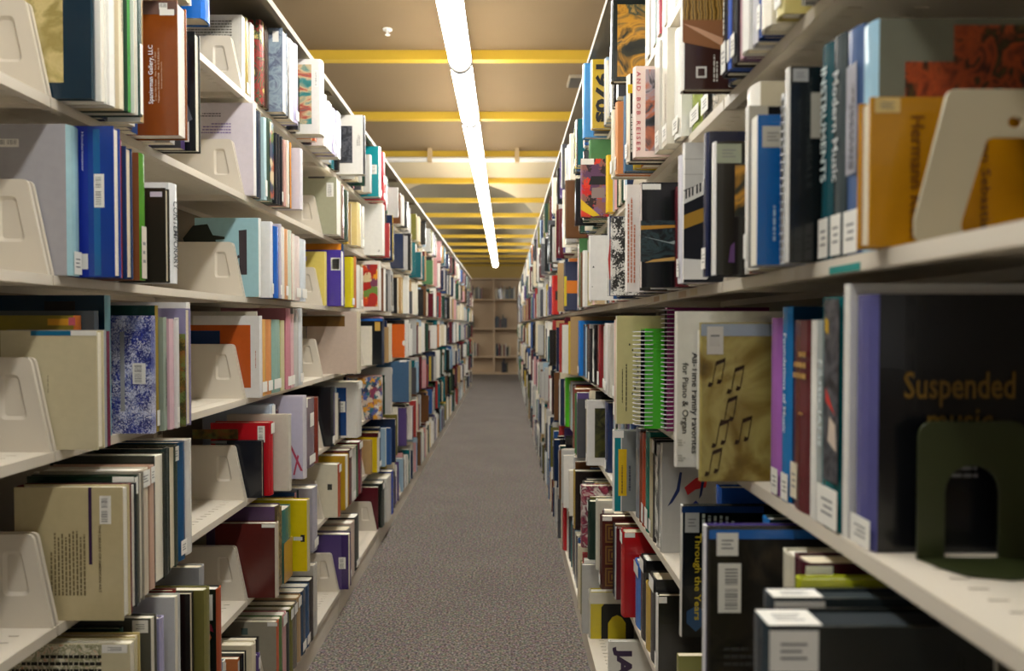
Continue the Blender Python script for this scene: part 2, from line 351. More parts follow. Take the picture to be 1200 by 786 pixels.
# ---------------------------------------------------------------- books
def cover_geo(mb, sx, t, H, D, typ, cov, spn, o=(0, 0, 0), pages='e6dec8', pm=1, mbp=None):
    """C-shaped case (two boards and a spine) plus page block; u inwards from the front, v along the shelf"""
    mbp = mbp or mb
    b = .0007 if typ in 'BC' else min(.0026, t * .16)
    bul = 0 if typ in 'BC' else min(.006, t * .14); k = 2 if typ in 'BC' or t < .012 else 5
    outp, inp = [(D, 0)], [(D, b)]
    for i in range(k):
        s = i / (k - 1); v = t * s; u = bul * (2*s - 1) ** 2
        outp.append((u, v)); inp.append((max(u, 0) + b + (.001 if typ == 'S' else 0), min(max(v, b), t - b)))
    outp.append((D, t)); inp.append((D, t - b))
    if typ == 'P': outp = [(D - u, v) for u, v in outp]; inp = [(D - u, v) for u, v in inp]
    n = len(outp); ox, oy, oz = o
    P = lambda u, v, w: (ox - sx * u, oy + v, oz + w)
    vs = [P(u, v, w) for w in (0, H) for u, v in outp] + [P(u, v, w) for w in (0, H) for u, v in inp]
    flip = (sx > 0) != (typ == 'P')
    def add(fs, col): mb.add(vs, [f if flip else f[::-1] for f in fs], col)
    sp = []; bd = []
    for i in range(n - 1):
        j = i + 1; q = [(i, j, n+j, n+i)[::-1], (2*n+i, 2*n+j, 3*n+j, 3*n+i), (i, j, 2*n+j, 2*n+i), (n+i, n+j, 3*n+j, 3*n+i)[::-1]]
        (sp if 0 < i < n - 2 else bd).extend(q)
    bd += [(0, n, 3*n, 2*n)[::-1], (n-1, 2*n-1, 4*n-1, 3*n-1)]
    nb = len(mb.v); mb.v += vs
    for fs, col in ((bd, cov), (sp, spn)):
        c = lin(col)
        for f in fs: mb.f.append([nb + q for q in (f if flip else f[::-1])]); mb.c.append(c); mb.m.append(0)
    g = .0005 if typ == 'B' else .0035
    u0, u1 = (b + (.0075 if bul else .001), D - g) if typ != 'P' else (g, D - b - .007)
    if typ == 'C': u0, u1 = .0, D
    a, c = P(u0, b + .0001, g), P(u1, t - b - .0001, H - g)
    mbp.box(a, c, pages, pm)

STK = 'e9e7df'
def deco(root, sx, t, H, D, dec, typ):
    """stickers, prints and lettering lying on the near cover ('n') or the spine / fore-edge side ('s')"""
    bul = .0
    for q in dec:
        kind, face, a, b, w, h = q[:6]
        if face == 'n':
            R = Vector((1, 0, 0)); N = Vector((0, -1, 0)); org = Vector((-sx * a, 0, b)); U = Vector((-sx, 0, 0))
        elif face == 't':
            R = Vector((1, 0, 0)); N = Vector((0, 0, 1)); org = Vector((-sx * a, b, H)); U = Vector((-sx, 0, 0))
        else:
            R = Vector((0, sx, 0)); N = Vector((sx, 0, 0)); org = Vector((sx*.0003, a, b)); U = Vector((0, 1, 0))
        Z = Vector((0, 1, 0)) if face == 't' else Vector((0, 0, 1))
        def slab(mb, a2, b2, w2, h2, th, lift, col, mi=0):
            p = org + U*a2 + Z*b2 + N*lift; vs = []
            for e in (0, th):
                vs += [p + N*e, p + U*w2 + N*e, p + U*w2 + Z*h2 + N*e, p + Z*h2 + N*e]
            mb.add(vs, [(0,1,2,3),(4,5,6,7),(0,1,5,4),(1,2,6,5),(2,3,7,6),(3,0,4,7)], col, mi)
        def fin(mb, name, m, par):
            me = mb.mesh(name, m); bm = bmesh.new(); bm.from_mesh(me); bmesh.ops.recalc_face_normals(bm, faces=bm.faces); bm.to_mesh(me); bm.free()
            return link(name, me, par)
        mb = MB()
        if kind == 'lab':
            slab(mb, 0, 0, w, h, .0004, .0001, q[6] if len(q) > 6 else STK)
            o = fin(mb, 'spine_label' if face == 's' else 'call_label', M['sticker'], root)
            mb = MB()
            for i in range(3): slab(mb, w*.22, h*(.3 + .17*i), w*.55*(1 - .2*(i % 2)), h*.06, .0002, .0005, '7c7c7a')
            if w > .012 and h > .012 and root.location.y < 1.7: fin(mb, 'call_number', M['flat'], o)
        elif kind == 'bar':
            slab(mb, 0, 0, w, h, .0004, .0001, STK); o = fin(mb, 'barcode_sticker', M['sticker'], root); mb = MB(); rr = random.Random(int(a*9999 + h*7777)); z = h*.08
            vert = h >= w
            L = h if vert else w; z = L*.08
            while z < L*.9:
                s = L*rr.choice((.012, .018, .028)); 
                if not (.5*L < z < .56*L):
                    if vert: slab(mb, w*.3, z, w*.55, s, .0002, .0005, '6a6a6a')
                    else: slab(mb, z, h*.3, s, h*.6, .0002, .0005, '6a6a6a')
                z += s + L*rr.choice((.025, .04))
            fin(mb, 'barcode', M['flat'], o)
        elif kind == 'pan':
            c = q[6]
            if c.startswith('art:'): slab(mb, 0, 0, w, h, .0003, .0001, 'ffffff'); fin(mb, 'cover_picture', A[c[4:]], root)
            else: slab(mb, 0, 0, w, h, .0003, .0001 if len(q) < 8 else q[7], c); fin(mb, 'cover_panel', M['cover'], root)
        elif kind == 'ln':                   # n lines of small print, too fine to read
            nl, c, ori = q[6:9]; rr = random.Random(int(a*1e4) + nl)
            for i in range(nl):
                L = (w if ori == 'h' else h); s = (h if ori == 'h' else w) / (nl*1.7); pos = i*s*1.7; z = 0; end = L*(1 if i < nl-1 else .7) * rr.uniform(.85, 1)
                while z < end:
                    g = min(rr.uniform(.003, .011), end - z + .001)
                    if ori == 'h': slab(mb, z, pos, g, s*.8, .0002, q[9] if len(q) > 9 else .0006, c)
                    else: slab(mb, pos, z, s*.8, g, .0002, q[9] if len(q) > 9 else .0006, c)
                    z += g + .0018
            fin(mb, 'small_print', M['flat'], root)
        elif kind == 't':
            st, c, ori = q[6:9]; V, F = text_mesh(st)
            cen = org + U*w/2 + Z*h/2 + N*.0009
            X, Yv, sw, shh = {'h': (R, Z, w, h), 'd': (-Z, R, h, w), 'u': (Z, -R, h, w)}[ori]
            mb.add([cen + X*x*sw + Yv*y*shh for x, y in V], F, c)
            link('lettering', mb.mesh('lettering', M['flat']), root)
        elif kind == 'poly':                 # polygons in panel units: list of (colour, points)
            for gi, (c, pts) in enumerate(q[6]):
                mb.add([org + U*w*x + Z*h*y + N*(.0006 + .00007*gi) for x, y in pts], [tuple(range(len(pts)))], c)
            me = mb.mesh('cover_drawing', M['flat'])
            link('cover_drawing', me, root)

books = []                                   # every book waiting to be built
def row(side, r, k, lst, fill=None, gaps=True):
    """lst: (d0, d1, p, H, type, cover, spine, look, decoration, options)"""
    lst = sorted(lst, key=lambda q: q[0]); out = []; prev = y0(side, k) + .009
    end = y0(side, k + 1) - .014
    for i, q in enumerate(lst):
        q = list(q) + [[], {}][len(q) - 8:] if len(q) < 10 else list(q)
        d0, d1 = q[0], q[1]; q[3] = min(q[3], .27 if r == 1 else .283)
        d0 = max(d0, prev + .0008)
        nx = lst[i+1][0] if i + 1 < len(lst) else end
        d1 = min(d1, nx - .0008, end)
        if d1 - d0 < .004: d1 = d0 + .004
        if gaps and d0 - prev > .03 and not (side == 'R' and k == 0 and i == 0): filler(side, r, k, prev + .0012, d0 - .004, q, out and out[-1])
        b = dict(side=side, row=r, bay=k, d0=d0, d1=d1, p=q[2], H=q[3], typ=q[4], cov=q[5], spn=q[6], look=q[7], dec=q[8], opt=q[9], hero=True)
        out.append(b); books.append(b); prev = d1
    if fill: rand(side, r, k, prev + .003, fill)

PAL = [('white', 'e8e6df', 14), ('cream', 'ddd2b6', 9), ('ivory', 'efe8d6', 6), ('pale grey', 'b9b8b4', 9), ('dark grey', '4a4b50', 8), ('black', '161618', 12), ('navy', '182848', 9),
       ('blue', '2d5590', 4), ('pale blue', '9db8cc', 4), ('teal', '11636c', 4), ('dark green', '153a2c', 5), ('green', '4a7a4a', 1.5), ('maroon', '5c1a24', 6), ('red', 'a03030', 3),
       ('orange', 'c8783c', 1.5), ('yellow', 'cdb040', 1.7), ('brown', '6a4526', 5), ('tan', 'b59566', 4), ('purple', '5a4880', 3.5), ('pink', 'cf9a9c', 2.5), ('olive', '6e6a2c', 2)]
def pick(): return random.choices(PAL, [c[2] for c in PAL])[0]
def rbook(side, r, k, d, dmax, pmean=.05, hmax=.275):
    t = min(random.choice((.012, .016, .02, .024, .03, .036, .045)) * random.uniform(.85, 1.15), dmax - d)
    c = pick(); s = c if random.random() < .7 else pick()
    p = min(max(random.gauss(pmean, .03), -.02), .11) if r < 7 else min(max(random.gauss(.0, .015), -.03), .02)
    H = min(max(random.gauss(.235, .03), .165), hmax)
    if r == 1: H = min(H, random.uniform(.18, .225)); p -= .02
    return dict(side=side, row=r, bay=k, d0=d, d1=d + t, p=p, H=H, typ=random.choices('SBP', (5, 3, 2))[0], cov=c[1], spn=s[1], look=None, cname=c[0], sname=s[0], dec=[], opt={}, hero=False)
def rand(side, r, k, d, dend, pmean=.05):
    dend = min(dend, y0(side, k + 1) - .014)
    while d < dend - .012:
        b = rbook(side, r, k, d, dend, pmean); books.append(b); d = b['d1'] + random.choice((.0012, .0015, .002, .004))
hidden = []
def filler(side, r, k, d, dend, nxt, prv):
    pm = min(nxt[2], prv['p'] if prv else .05) - .02; hm = min(nxt[3], prv['H'] if prv else .25) - .012
    while d < dend - .012:
        b = rbook(side, r, k, d, dend); b['p'] = max(min(b['p'], pm), -.03); b['H'] = min(b['H'], max(hm, .14)); hidden.append(b); d = b['d1'] + .0015
# ---------------------------------------------------------------- books that can be told apart in the photograph
# left stack, by shelf and bay
row('L', 1, 1, [(1.26,1.30,.09,.27,'S','e8e6df','e2e0d8','white art book high on the end'), (1.31,1.37,.09,.26,'S','c9c4b8','d8d4c8','pale grey art book high up'),
    (1.38,1.43,.092,.27,'B','e9e6dd','e9e6dd','ivory paperback overhanging its shelf'), (1.45,1.50,.09,.255,'S','8a7d74','a89c92','taupe hardback overhanging its shelf'), (1.51,1.58,.094,.26,'P','dfdcd2','dfdcd2','white book, page edges outwards'),
    (1.64,1.69,.095,.26,'S','1f6fd0','1f6fd0','bright blue hardback with a brown neighbour below')])
row('L', 1, 2, [(2.165,2.19,-.010,.233,'B','cfcbc0','dcd8cc','white book with printed text behind the bracket',[('ln','n',.03,.17,.14,.05,6,'6a665c','h')]),
    (2.195,2.22,-.008,.24,'S','8b7a3a','9a8840','gold spined book next to the text covered one'), (2.222,2.25,-.004,.235,'B','eceae4','e8ecf0','thin white booklet with a blue foot'),
    (2.265,2.305,.014,.262,'S','8f8a30','95942e','book with a red and green painted cover',[],{'art':'redgreen'}), (2.307,2.342,.016,.262,'S','4a1a1e','3a2a20','dark red and green spined book'),
    (2.35,2.396,.054,.278,'P','7c8a9c','8fa0b0','grey blue book with pictures of glass',[('pan','n',.004,.01,.09,.255,'art:glass'),('lab','n',.012,.225,.02,.035)]),
    (2.40,2.43,.053,.265,'S','17191c','1c1e22','slim black hardback at the bright end'), (2.432,2.47,.053,.27,'B','eceae4','eceae4','slim white paperback next to the black one'), (2.472,2.515,.06,.275,'S','b9b2d8','c4bede','slim lilac hardback leaning on a white one'),
    (2.62,2.68,.11,.283,'S','e4e1da','eceae4','white art book with a teal and red panel',[('pan','n',.035,.035,.055,.215,'art:teal'),('bar','n',.012,.17,.012,.06)]),
    (2.70,2.718,.05,.17,'B','e2b08a','e2b08a','peach booklet leaning low'), (2.72,2.74,.06,.18,'B','d8602a','d8602a','orange booklet leaning low'), (2.79,2.84,.08,.20,'S','efece6','efece6','white hardback beyond the orange booklet'), (2.845,2.90,.08,.19,'B','e6e2dc','e6e2dc','ivory paperback beyond the orange booklet'),
    (2.91,2.97,.082,.185,'S','a9a2d0','b4add8','lavender hardback'), (2.975,3.03,.085,.19,'B','e8e8ee','e8e8ee','thin white paperback beyond the lavender one')])
row('L', 1, 3, [(3.31,3.36,.13,.275,'S','e0ddd6','222831','white book with a dark upright picture',[('pan','n',.055,.05,.06,.17,'art:darkpic'),('ln','n',.02,.13,.018,.05,3,'8a867c','v')]),
    (3.88,3.95,.10,.275,'S','0d8a94','e8e6e0','turquoise hardback with a white sticker',[('bar','n',.015,.12,.03,.05)])])
row('L', 1, 4, [(4.0,4.08,.10,.28,'S','b8202a','c02834','red hardback with white labels',[('lab','s',.005,.1,.06,.04)])], 4.75)
row('L', 2, 1, [(1.25,1.262,.065,.285,'S','0b2a3c','10303f','big dark teal art book with a beige picture',[('pan','n',.05,.028,.17,.25,'art:beige')],{'nolab':1}),
    (1.2635,1.283,.072,.28,'P','eceae2','eceae2','white book with page edges out beside the teal one'), (1.2845,1.303,.078,.285,'S','f0eee8','f2f0ea','glossy white hardback'), (1.3045,1.32,.084,.28,'S','d8c9a8','efe4c8','cream book with a lettered spine',[('ln','s',.005,.14,.004,.12,1,'8a8270','v')]),
    (1.3215,1.332,.09,.285,'S','0f4030','3c9a3a','thin green and white book'), (1.3335,1.347,.094,.285,'P','dfe0da','dfe0da','thin white book, pages outwards'), (1.3485,1.36,.097,.285,'S','10403c','0f4038','dark green book with a long white label',[('lab','s',.001,.004,.009,.13)],{'nolab':1}),
    (1.487,1.53,.105,.275,'P','86420f','8a4a16','large brown gallery catalogue with white lettering up its side',[('pan','n',0,.247,.16,.027,'6a5048'),('t','n',.048,.064,.012,.12,'Spanierman Gallery, LLC','ffffff','u'),
        ('t','n',.043,.07,.0042,.10,'21 East 70th Street    New York, NY 10021','d0b090','u'),('t','n',.0365,.066,.0042,.112,'Telephone 212-832-0208    Fax 212-832-8114','d8c0a0','u'),('t','n',.031,.095,.0036,.055,'www.spanierman.com','d0b090','u'),
        ('lab','n',.006,.245,.03,.012),('bar','n',.02,.257,.017,.013)]),
    (1.618,1.645,.084,.266,'P','10161a','12181c','black hardback beside a bare bracket',[('poly','n',.0,.05,.06,.1,[('5a6068',[(.1,.2),(.7,0),(.55,1)])]),('bar','n',.014,.02,.012,.05)])])
row('L', 2, 2, [(2.165,2.188,.025,.276,'S','dcd4dc','eae7e4','large white catalogue with faint lilac print',[('ln','n',.07,.185,.09,.035,4,'8a7aa8','h'),('ln','n',.1,.235,.08,.014,2,'5a5660','h')]),
    (2.19,2.235,.026,.262,'S','1e2636','222c3e','navy hardback with white spine label'), (2.237,2.262,.032,.255,'S','b8d4d8','bcd8dc','ice blue hardback',[('lab','s',.003,.012,.018,.05)],{'nolab':1}),
    (2.264,2.305,.038,.26,'S','4a5a4a','5a6a58','book with a landscape spine picture',[('pan','s',.002,.01,.036,.24,'art:multi')],{'nolab':1}), (2.307,2.321,.046,.225,'S','23242a','26272d','first of three slim charcoal volumes'), (2.3225,2.336,.049,.225,'S','2a2b32','2d2e35','middle of three slim charcoal volumes'),
    (2.3375,2.352,.053,.222,'S','23242a','26272d','last of three slim charcoal volumes'), (2.354,2.375,.058,.215,'S','c89a90','d0a498','dusty pink hardback'), (2.377,2.393,.06,.22,'B','efe8d8','efe8d8','cream paperback by the dusty pink one'),
    (2.395,2.412,.064,.218,'S','1c1c1e','d8903a','black book with an orange edge'), (2.42,2.45,.092,.205,'S','d9d2dc','e4dee6','pale lilac book jutting from the shelf end')])
row('L', 2, 3, [(3.08,3.17,.055,.245,'P','a8a78c','a9a78f','sage grey book with a barcode sticker',[('bar','n',.012,.16,.03,.06),('pan','n',.05,.238,.07,.008,'4a4a44')]), (3.18,3.27,.05,.235,'S','5c1c22','64222a','maroon hardback'), (3.28,3.36,.05,.23,'S','1e3c2c','22402f','bottle green hardback'),
    (3.5,3.6,.06,.21,'S','dcc684','e0cc90','sand coloured book with white label'), (3.61,3.66,.06,.21,'B','e8e6e0','e8e6e0','slim white paperback by the sand one')])
row('L', 2, 4, [(3.99,4.06,.10,.29,'S','e9e7df','efede6','large plain white book',[('ln','n',.02,.02,.012,.012,2,'7a786f','h')]), (4.065,4.13,.07,.27,'S','b02430','b82c34','red and white striped hardback')], 4.5)
row('L', 3, 1, [(1.25,1.287,.022,.262,'S','a9a7ac','9cc2ca','large pale blue and grey book with a barcode',[('bar','n',.086,.222,.042,.014),('lab','s',.012,.003,.022,.04)],{'nolab':1}),
    (1.295,1.318,.075,.271,'P','123c94','7a1c28','royal blue book with barcode sticker',[('pan','n',.046,.0,.02,.271,'1a2f9a'),('pan','n',.024,.003,.012,.262,'16609c',.00002),('bar','n',.017,.125,.018,.06),('lab','n',.0475,.014,.012,.028),('t','n',.0525,.19,.004,.07,'Hundertwasser','c8d0ea','d')]),
    (1.32,1.333,.072,.255,'S','6a1822','782430','thin dark red hardback'), (1.335,1.358,.076,.245,'P','1d3a66','24457a','white edged navy book'),
    (1.38,1.402,.08,.244,'S','8a5230','4a8a24','rust brown book with a green spine',[('bar','n',.018,.16,.009,.055),('lab','s',.002,.004,.018,.1,'cfc6b8')],{'nolab':1}),
    (1.45,1.468,.094,.19,'P','26261f','2a2a22','squat black book with a lilac label',[('lab','n',.006,.172,.024,.010,'cfc6d6')]), (1.475,1.512,.094,.206,'S','e6e8ea','e8eaec','white book with black display lettering on its spine',[('t','s',.008,.03,.02,.14,'CONTEMPORARY','2a2f38','d')],{'nolab':1})])
row('L', 3, 2, [(2.165,2.186,.038,.2375,'S','9cc4cc','e9ebe8','pale blue catalogue with a dark bar drawing',[('poly','n',.0,.0,.2,.2375,[('3a3236',[(.19,.28),(.30,.28),(.31,.84),(.19,.85)]),('2a2a30',[(.30,.50),(.48,.36),(.485,.38),(.31,.535)]),('2a2a30',[(.30,.38),(.47,.30),(.475,.32),(.31,.41)]),
        ('22281f',[(.62,.60),(1.1,.60),(1.15,.74),(1.0,.9),(.78,.92),(.70,.78),(.52,.76),(.52,.73),(.66,.72)])])]),
    (2.22,2.245,.055,.235,'S','e6e6ea','e8e8ec','white hardback with red dots'), (2.247,2.29,.06,.225,'S','1257b0','1560c0','cobalt blue hardback with white foot'), (2.292,2.312,.06,.238,'S','b9b4c4','c2bccc','lilac grey hardback'), (2.314,2.348,.06,.232,'S','4a4642','e4e0d8','dark brown book with white edge'),
    (2.35,2.383,.06,.23,'S','d8a070','e0a878','apricot hardback'), (2.385,2.43,.06,.232,'S','c8d4bc','d4dcc8','pale green patterned hardback'), (2.432,2.46,.06,.225,'S','e0907c','eee6da','white book with an orange side'), (2.462,2.53,.06,.223,'S','e2d0ca','e8d8d2','blush coloured thick hardback'), (2.532,2.605,.06,.22,'S','d2dce4','dce4ea','pale ice thick hardback')])
row('L', 3, 3, [(3.08,3.115,.007,.231,'S','e0cc6a','e6d47c','lemon book with a lilac corner',[('pan','n',.08,.19,.04,.02,'b0a0d0')]), (3.138,3.2,.06,.2445,'P','4c38a0','5a48b0','violet book with a white sticker',[('bar','n',.008,.16,.03,.045),('lab','n',.004,.155,.04,.055,'dcdad6')]),
    (3.21,3.25,.05,.28,'S','e08a1c','1d3a5c','orange topped book behind the violet one'), (3.36,3.42,.06,.235,'S','d8cc1c','e0d820','acid yellow hardback'), (3.425,3.48,.06,.245,'S','2a1c14','c8783c','black and orange spined hardback'), (3.49,3.56,.06,.21,'S','e4e2da','e8e6de','white hardback by the orange one'), (3.57,3.62,.06,.205,'B','dcd8cc','dcd8cc','ivory paperback by the black and orange one')])
row('L', 3, 4, [(4.0,4.05,.08,.275,'S','e6dcd0','ece6dc','book with a fruit coloured painted cover',[('pan','n',.015,.02,.12,.235,'art:splash')]), (4.2,4.27,.07,.25,'S','8a6048','efece4','tan portrait covered book',[('pan','n',.02,.01,.1,.225,'art:brick')])], 4.6)
row('L', 4, 1, [(1.25,1.272,.067,.209,'P','c9bf9e','d2c8a8','cream book with blue and white top edge',[('pan','n',.0,.2,.045,.0085,'e8e6e0'),('pan','n',.045,.2,.07,.0085,'17678e'),('ln','n',.085,.1,.003,.045,1,'8a8068','v')]),
    (1.274,1.284,.066,.21,'S','8a8c94','94969e','slim grey hardback'), (1.2855,1.295,.066,.208,'S','5a1c34','64203a','slim wine red hardback'),
    (1.30,1.325,.0,.236,'S','8a7a2c','c06a2c','olive and orange striped book in shade',[('pan','n',.0,.218,.05,.012,'d89a2c'),('pan','n',.0,.218,.012,.014,'c05a6a',.0003)]), (1.328,1.342,.02,.245,'S','4a5256','56606a','slate book with clear jacket'),
    (1.40,1.422,.0,.277,'S','0c3044','8fc4d0','tall dark teal book with a pale blue spine',[('pan','n',.06,.235,.06,.03,'16181a')]),
    (1.44,1.458,.07,.2376,'S','2a3f9e','e4e4e8','blue and white floral patterned book',[('bar','n',.014,.1,.026,.042),('pan','n',.056,.045,.009,.16,'9a9a9c')],{'art':'floral','nolab':1}), (1.464,1.478,.066,.259,'S','14342c','a08a3a','dark green book with a gilt spine'),
    (1.48,1.495,.075,.235,'S','8a9688','98a496','grey green book lettered down its spine',[('ln','s',.005,.05,.004,.16,1,'3a4038','v')]), (1.497,1.518,.08,.232,'S','d0aab4','d8b6be','shell pink hardback'), (1.52,1.532,.082,.23,'B','e4e2de','e4e2de','slim white paperback by the shell pink one'),
    (1.545,1.57,.09,.255,'P','8d86a8','e6e6ea','mosaic covered olive book with a barcode',[('pan','n',.0,.0,.12,.2,'art:mosaic'),('bar','n',.014,.19,.01,.045)]), (1.60,1.62,.07,.27,'S','e4e2dc','e8e6e0','tall white book in shade')])
row('L', 4, 2, [(2.165,2.19,.039,.248,'S','d9d7d4','e2e0de','white book with an orange and navy panel',[('pan','n',.03,.03,.2,.19,'b4531c'),('pan','n',.122,.148,.12,.055,'10305c',.0004),('ln','n',.014,.09,.004,.08,1,'a8685c','v')]),
    (2.192,2.20,.02,.262,'S','bdb8aa','c4bfb2','grey backed thin book'), (2.202,2.255,.03,.238,'S','e0a44a','e6b060','amber hardback'), (2.257,2.308,.03,.238,'S','e8a888','e0985c','peach hardback with rounded spine'), (2.31,2.40,.03,.238,'S','8fb0a4','94b8ac','thick pastel green hardback'), (2.402,2.443,.03,.236,'S','d8cc3c','cfc9a0','yellow edged book'),
    (2.445,2.50,.035,.278,'S','c07a88','cc8896','rose pink hardback'), (2.502,2.545,.032,.26,'S','d8aab0','e0b8bc','pale rose hardback'), (2.547,2.61,.03,.28,'S','b8b8b4','c4c4c0','silver grey hardback'), (2.612,2.66,.03,.282,'S','dcdcd8','d6dadc','white hardback closing the row')])
row('L', 4, 3, [(3.25,3.34,.11,.283,'S','cbb8a8','dcd2b8','large beige book with a brown band',[('pan','n',.06,.215,.2,.05,'6a4a1c'),('pan','n',.06,.262,.2,.006,'dcd8c8')]), (3.345,3.40,.07,.27,'S','1c3c66','24467a','navy hardback behind the beige one')], None, False)
row('L', 4, 4, [(4.02,4.1,.09,.26,'S','14171a','1c2c4c','dark book with a gold sticker and blue top',[('lab','n',.015,.19,.03,.05,'c8a04a'),('pan','n',.0,.245,.16,.013,'2a68c0')]), (4.105,4.18,.07,.27,'S','b08aa0','c09ab0','mauve hardback')], 4.4)
row('L', 4, 5, [(4.93,4.99,.09,.23,'S','d8641c','e6e2da','bright orange book with white discs',[('poly','n',.0,.05,.1,.1,[('e4e0d8',[(.0,.4),(.12,.3),(.22,.4),(.22,.6),(.12,.7),(0,.6)])])])], 5.7)
row('L', 5, 1, [(1.26,1.285,.103,.237,'P','c5b78e','7a2a2a','large tan book with a barcode and purple stripe',[('ln','n',.066,.045,.065,.115,10,'7a6c4a','v'),('pan','n',.054,.10,.006,.137,'3c2648'),('bar','n',.020,.172,.02,.05),('t','n',.038,.05,.0045,.12,'THE LIBRARY OF AMERICAN ART','6a5c40','d')]),
    (1.287,1.30,.10,.236,'S','5c1e20','6a2426','slim crimson hardback'), (1.3015,1.324,.095,.232,'P','20262c','24292f','black board book, pages outwards'), (1.326,1.34,.09,.243,'S','10301f','16382a','dark green book with two white labels',[('lab','n',.0,.23,.04,.012)]), (1.342,1.36,.09,.245,'P','8a8478','d8cdb8','stone coloured book, pages outwards'),
    (1.362,1.405,.082,.245,'S','cfc7b4','d6c8b2','tall cream book with rounded top'), (1.407,1.426,.08,.246,'S','c09a84','ccaa96','buff spined hardback'),
    (1.43,1.474,.076,.262,'P','2a2c24','dcdad8','dark book showing thick white pages'), (1.48,1.512,.07,.267,'S','1c2a28','20302e','blackish green hardback'), (1.514,1.545,.066,.264,'P','2c3a30','d8d0b4','green board book, cream pages outwards'), (1.547,1.575,.06,.262,'S','16382e','1a4034','bottle green book with pale streaks'), (1.577,1.612,.06,.264,'S','1b4a72','1f5480','steel blue hardback'), (1.614,1.66,.055,.262,'S','d6d4cc','dddbd4','off white book with torn cover')])
row('L', 5, 2, [(2.165,2.185,.04,.174,'P','10141f','12161f','squat navy book with a grey label',[('lab','n',.105,.166,.05,.008,'8a8c84')]), (2.195,2.235,.058,.225,'S','b81420','c01a26','red book with a banner picture',[('bar','n',.018,.165,.022,.05),('pan','n',.1,.175,.14,.03,'art:mosaic')]),
    (2.26,2.285,.097,.242,'S','cfc9ba','d6d0c2','stone white book standing proud'), (2.29,2.33,.03,.27,'S','a8b4c8','b2bed0','powder blue hardback'), (2.436,2.48,.094,.283,'S','c2bcd0','d8d4dc','pale lilac book with a red branch drawing',[('poly','n',.0,.0,.12,.28,[('b03a54',[(.05,.1),(.12,.1),(.52,.5),(.48,.52)]),('b03a54',[(.3,.28),(.34,.27),(.9,.12),(.9,.14)]),('b03a54',[(.28,.05),(.33,.05),(.2,.3),(.16,.28)]),('b03a54',[(.42,.42),(.46,.41),(.5,.62),(.48,.62)])])]),
    (2.482,2.53,.08,.27,'S','dcd6c4','e4decc','cream hardback beside the branch drawing'), (2.61,2.71,.06,.255,'S','7c6c74','8a7a82','thick mauve grey book with two labels',[('lab','s',.02,.15,.05,.05)]), (2.712,2.765,.06,.25,'S','7a2a20','84301f','brick red hardback')])
row('L', 5, 3, [(3.09,3.14,.03,.26,'S','1c1e22','23252a','black hardback at the start of the row'), (3.34,3.45,.09,.261,'S','dcd9d0','e2dfd6','white book with a blue stripe and sticker',[('pan','n',.055,.01,.045,.225,'17417c'),('pan','n',.1,.01,.06,.225,'9ab4c4'),('bar','n',.06,.12,.03,.05)])])
row('L', 5, 4, [(4.0,4.06,.086,.235,'S','8a8a8a','d8cc2c','confetti patterned book with a yellow spine',[],{'art':'confetti'}), (4.065,4.14,.07,.24,'S','d0a8a4','d8b4b0','salmon pink hardback')], 4.4)
row('L', 5, 5, [(4.91,5.05,.12,.29,'S','48688a','a8a894','large slate blue book',[('lab','n',.02,.275,.05,.014)])], 5.7)
row('L', 6, 1, [(1.26,1.285,.113,.263,'P','cfc6a4','d8d0b0','speckled book with inked writing on it',[('pan','n',.05,.0,.24,.262,'art:script'),('lab','n',.004,.247,.045,.015),('ln','n',.05,.20,.16,.05,4,'1c1a14','h')]), (1.287,1.30,.10,.255,'S','d6ceb4','ded6bc','slim cream hardback'), (1.302,1.322,.10,.2575,'P','c8b67c','d0c088','straw coloured book with a label',[('lab','n',.002,.25,.04,.007,'d8c890')]),
    (1.33,1.345,.06,.26,'S','0c2c24','12463c','dark green book deep in shadow'), (1.36,1.385,.10,.267,'P','54544c','5c5c54','grey book with navy marks',[('lab','n',.004,.24,.03,.024)]), (1.40,1.42,.10,.25,'S','a8a4c8','b2aed0','lavender board book'), (1.46,1.485,.10,.27,'P','c8c8c4','1c2c50','pale grey book, pages outwards'), (1.50,1.518,.08,.268,'S','6a1c1c','762222','slim dark red hardback'),
    (1.53,1.55,.10,.25,'P','14110f','d8d2c0','black book with cream pages'), (1.57,1.60,.118,.243,'S','75703a','7c7840','olive green book with a worn edge'), (1.66,1.69,.108,.212,'S','101816','a84a24','black book with barcode and orange flower',[('bar','n',.012,.14,.032,.06),('poly','n',.01,.07,.05,.06,[('c8642c',[(.3,.2),(.7,.2),(.9,.5),(.7,.85),(.3,.85),(.1,.5)]),('8a1c34',[(.0,.7),(.3,.8),(.5,1.1),(.1,1.0)])])],{'nolab':1}),
    (1.75,1.78,.03,.233,'S','a0a0a2','aaaaac','silver grey book lying in shadow')])
row('L', 6, 2, [(2.165,2.20,.083,.2265,'S','5a201c','cfc4b0','large oxblood book with a label',[('lab','n',.004,.215,.04,.01)],{'nolab':1}), (2.21,2.26,.07,.2667,'S','5c4466','6a5a40','speckled spined book with a mauve top',[('pan','s',.002,.01,.045,.25,'art:brick')],{'nolab':1}), (2.279,2.37,.07,.2355,'S','3c7a72','3c7a72','teal and ochre two tone book',[('pan','s',.0,.0,.09,.13,'c8983c')],{'nolab':1}),
    (2.40,2.43,.115,.241,'S','e0c80c','cfc49c','bright yellow book with a small picture',[('lab','n',.02,.105,.03,.012,'d8d4c8'),('pan','n',.012,.1,.014,.024,'2a2a2a')]), (2.60,2.67,.08,.235,'S','a8a6b4','b4b2c0','lilac grey hardback with a slate band',[('pan','n',.055,.0,.006,.23,'2c4450')])])
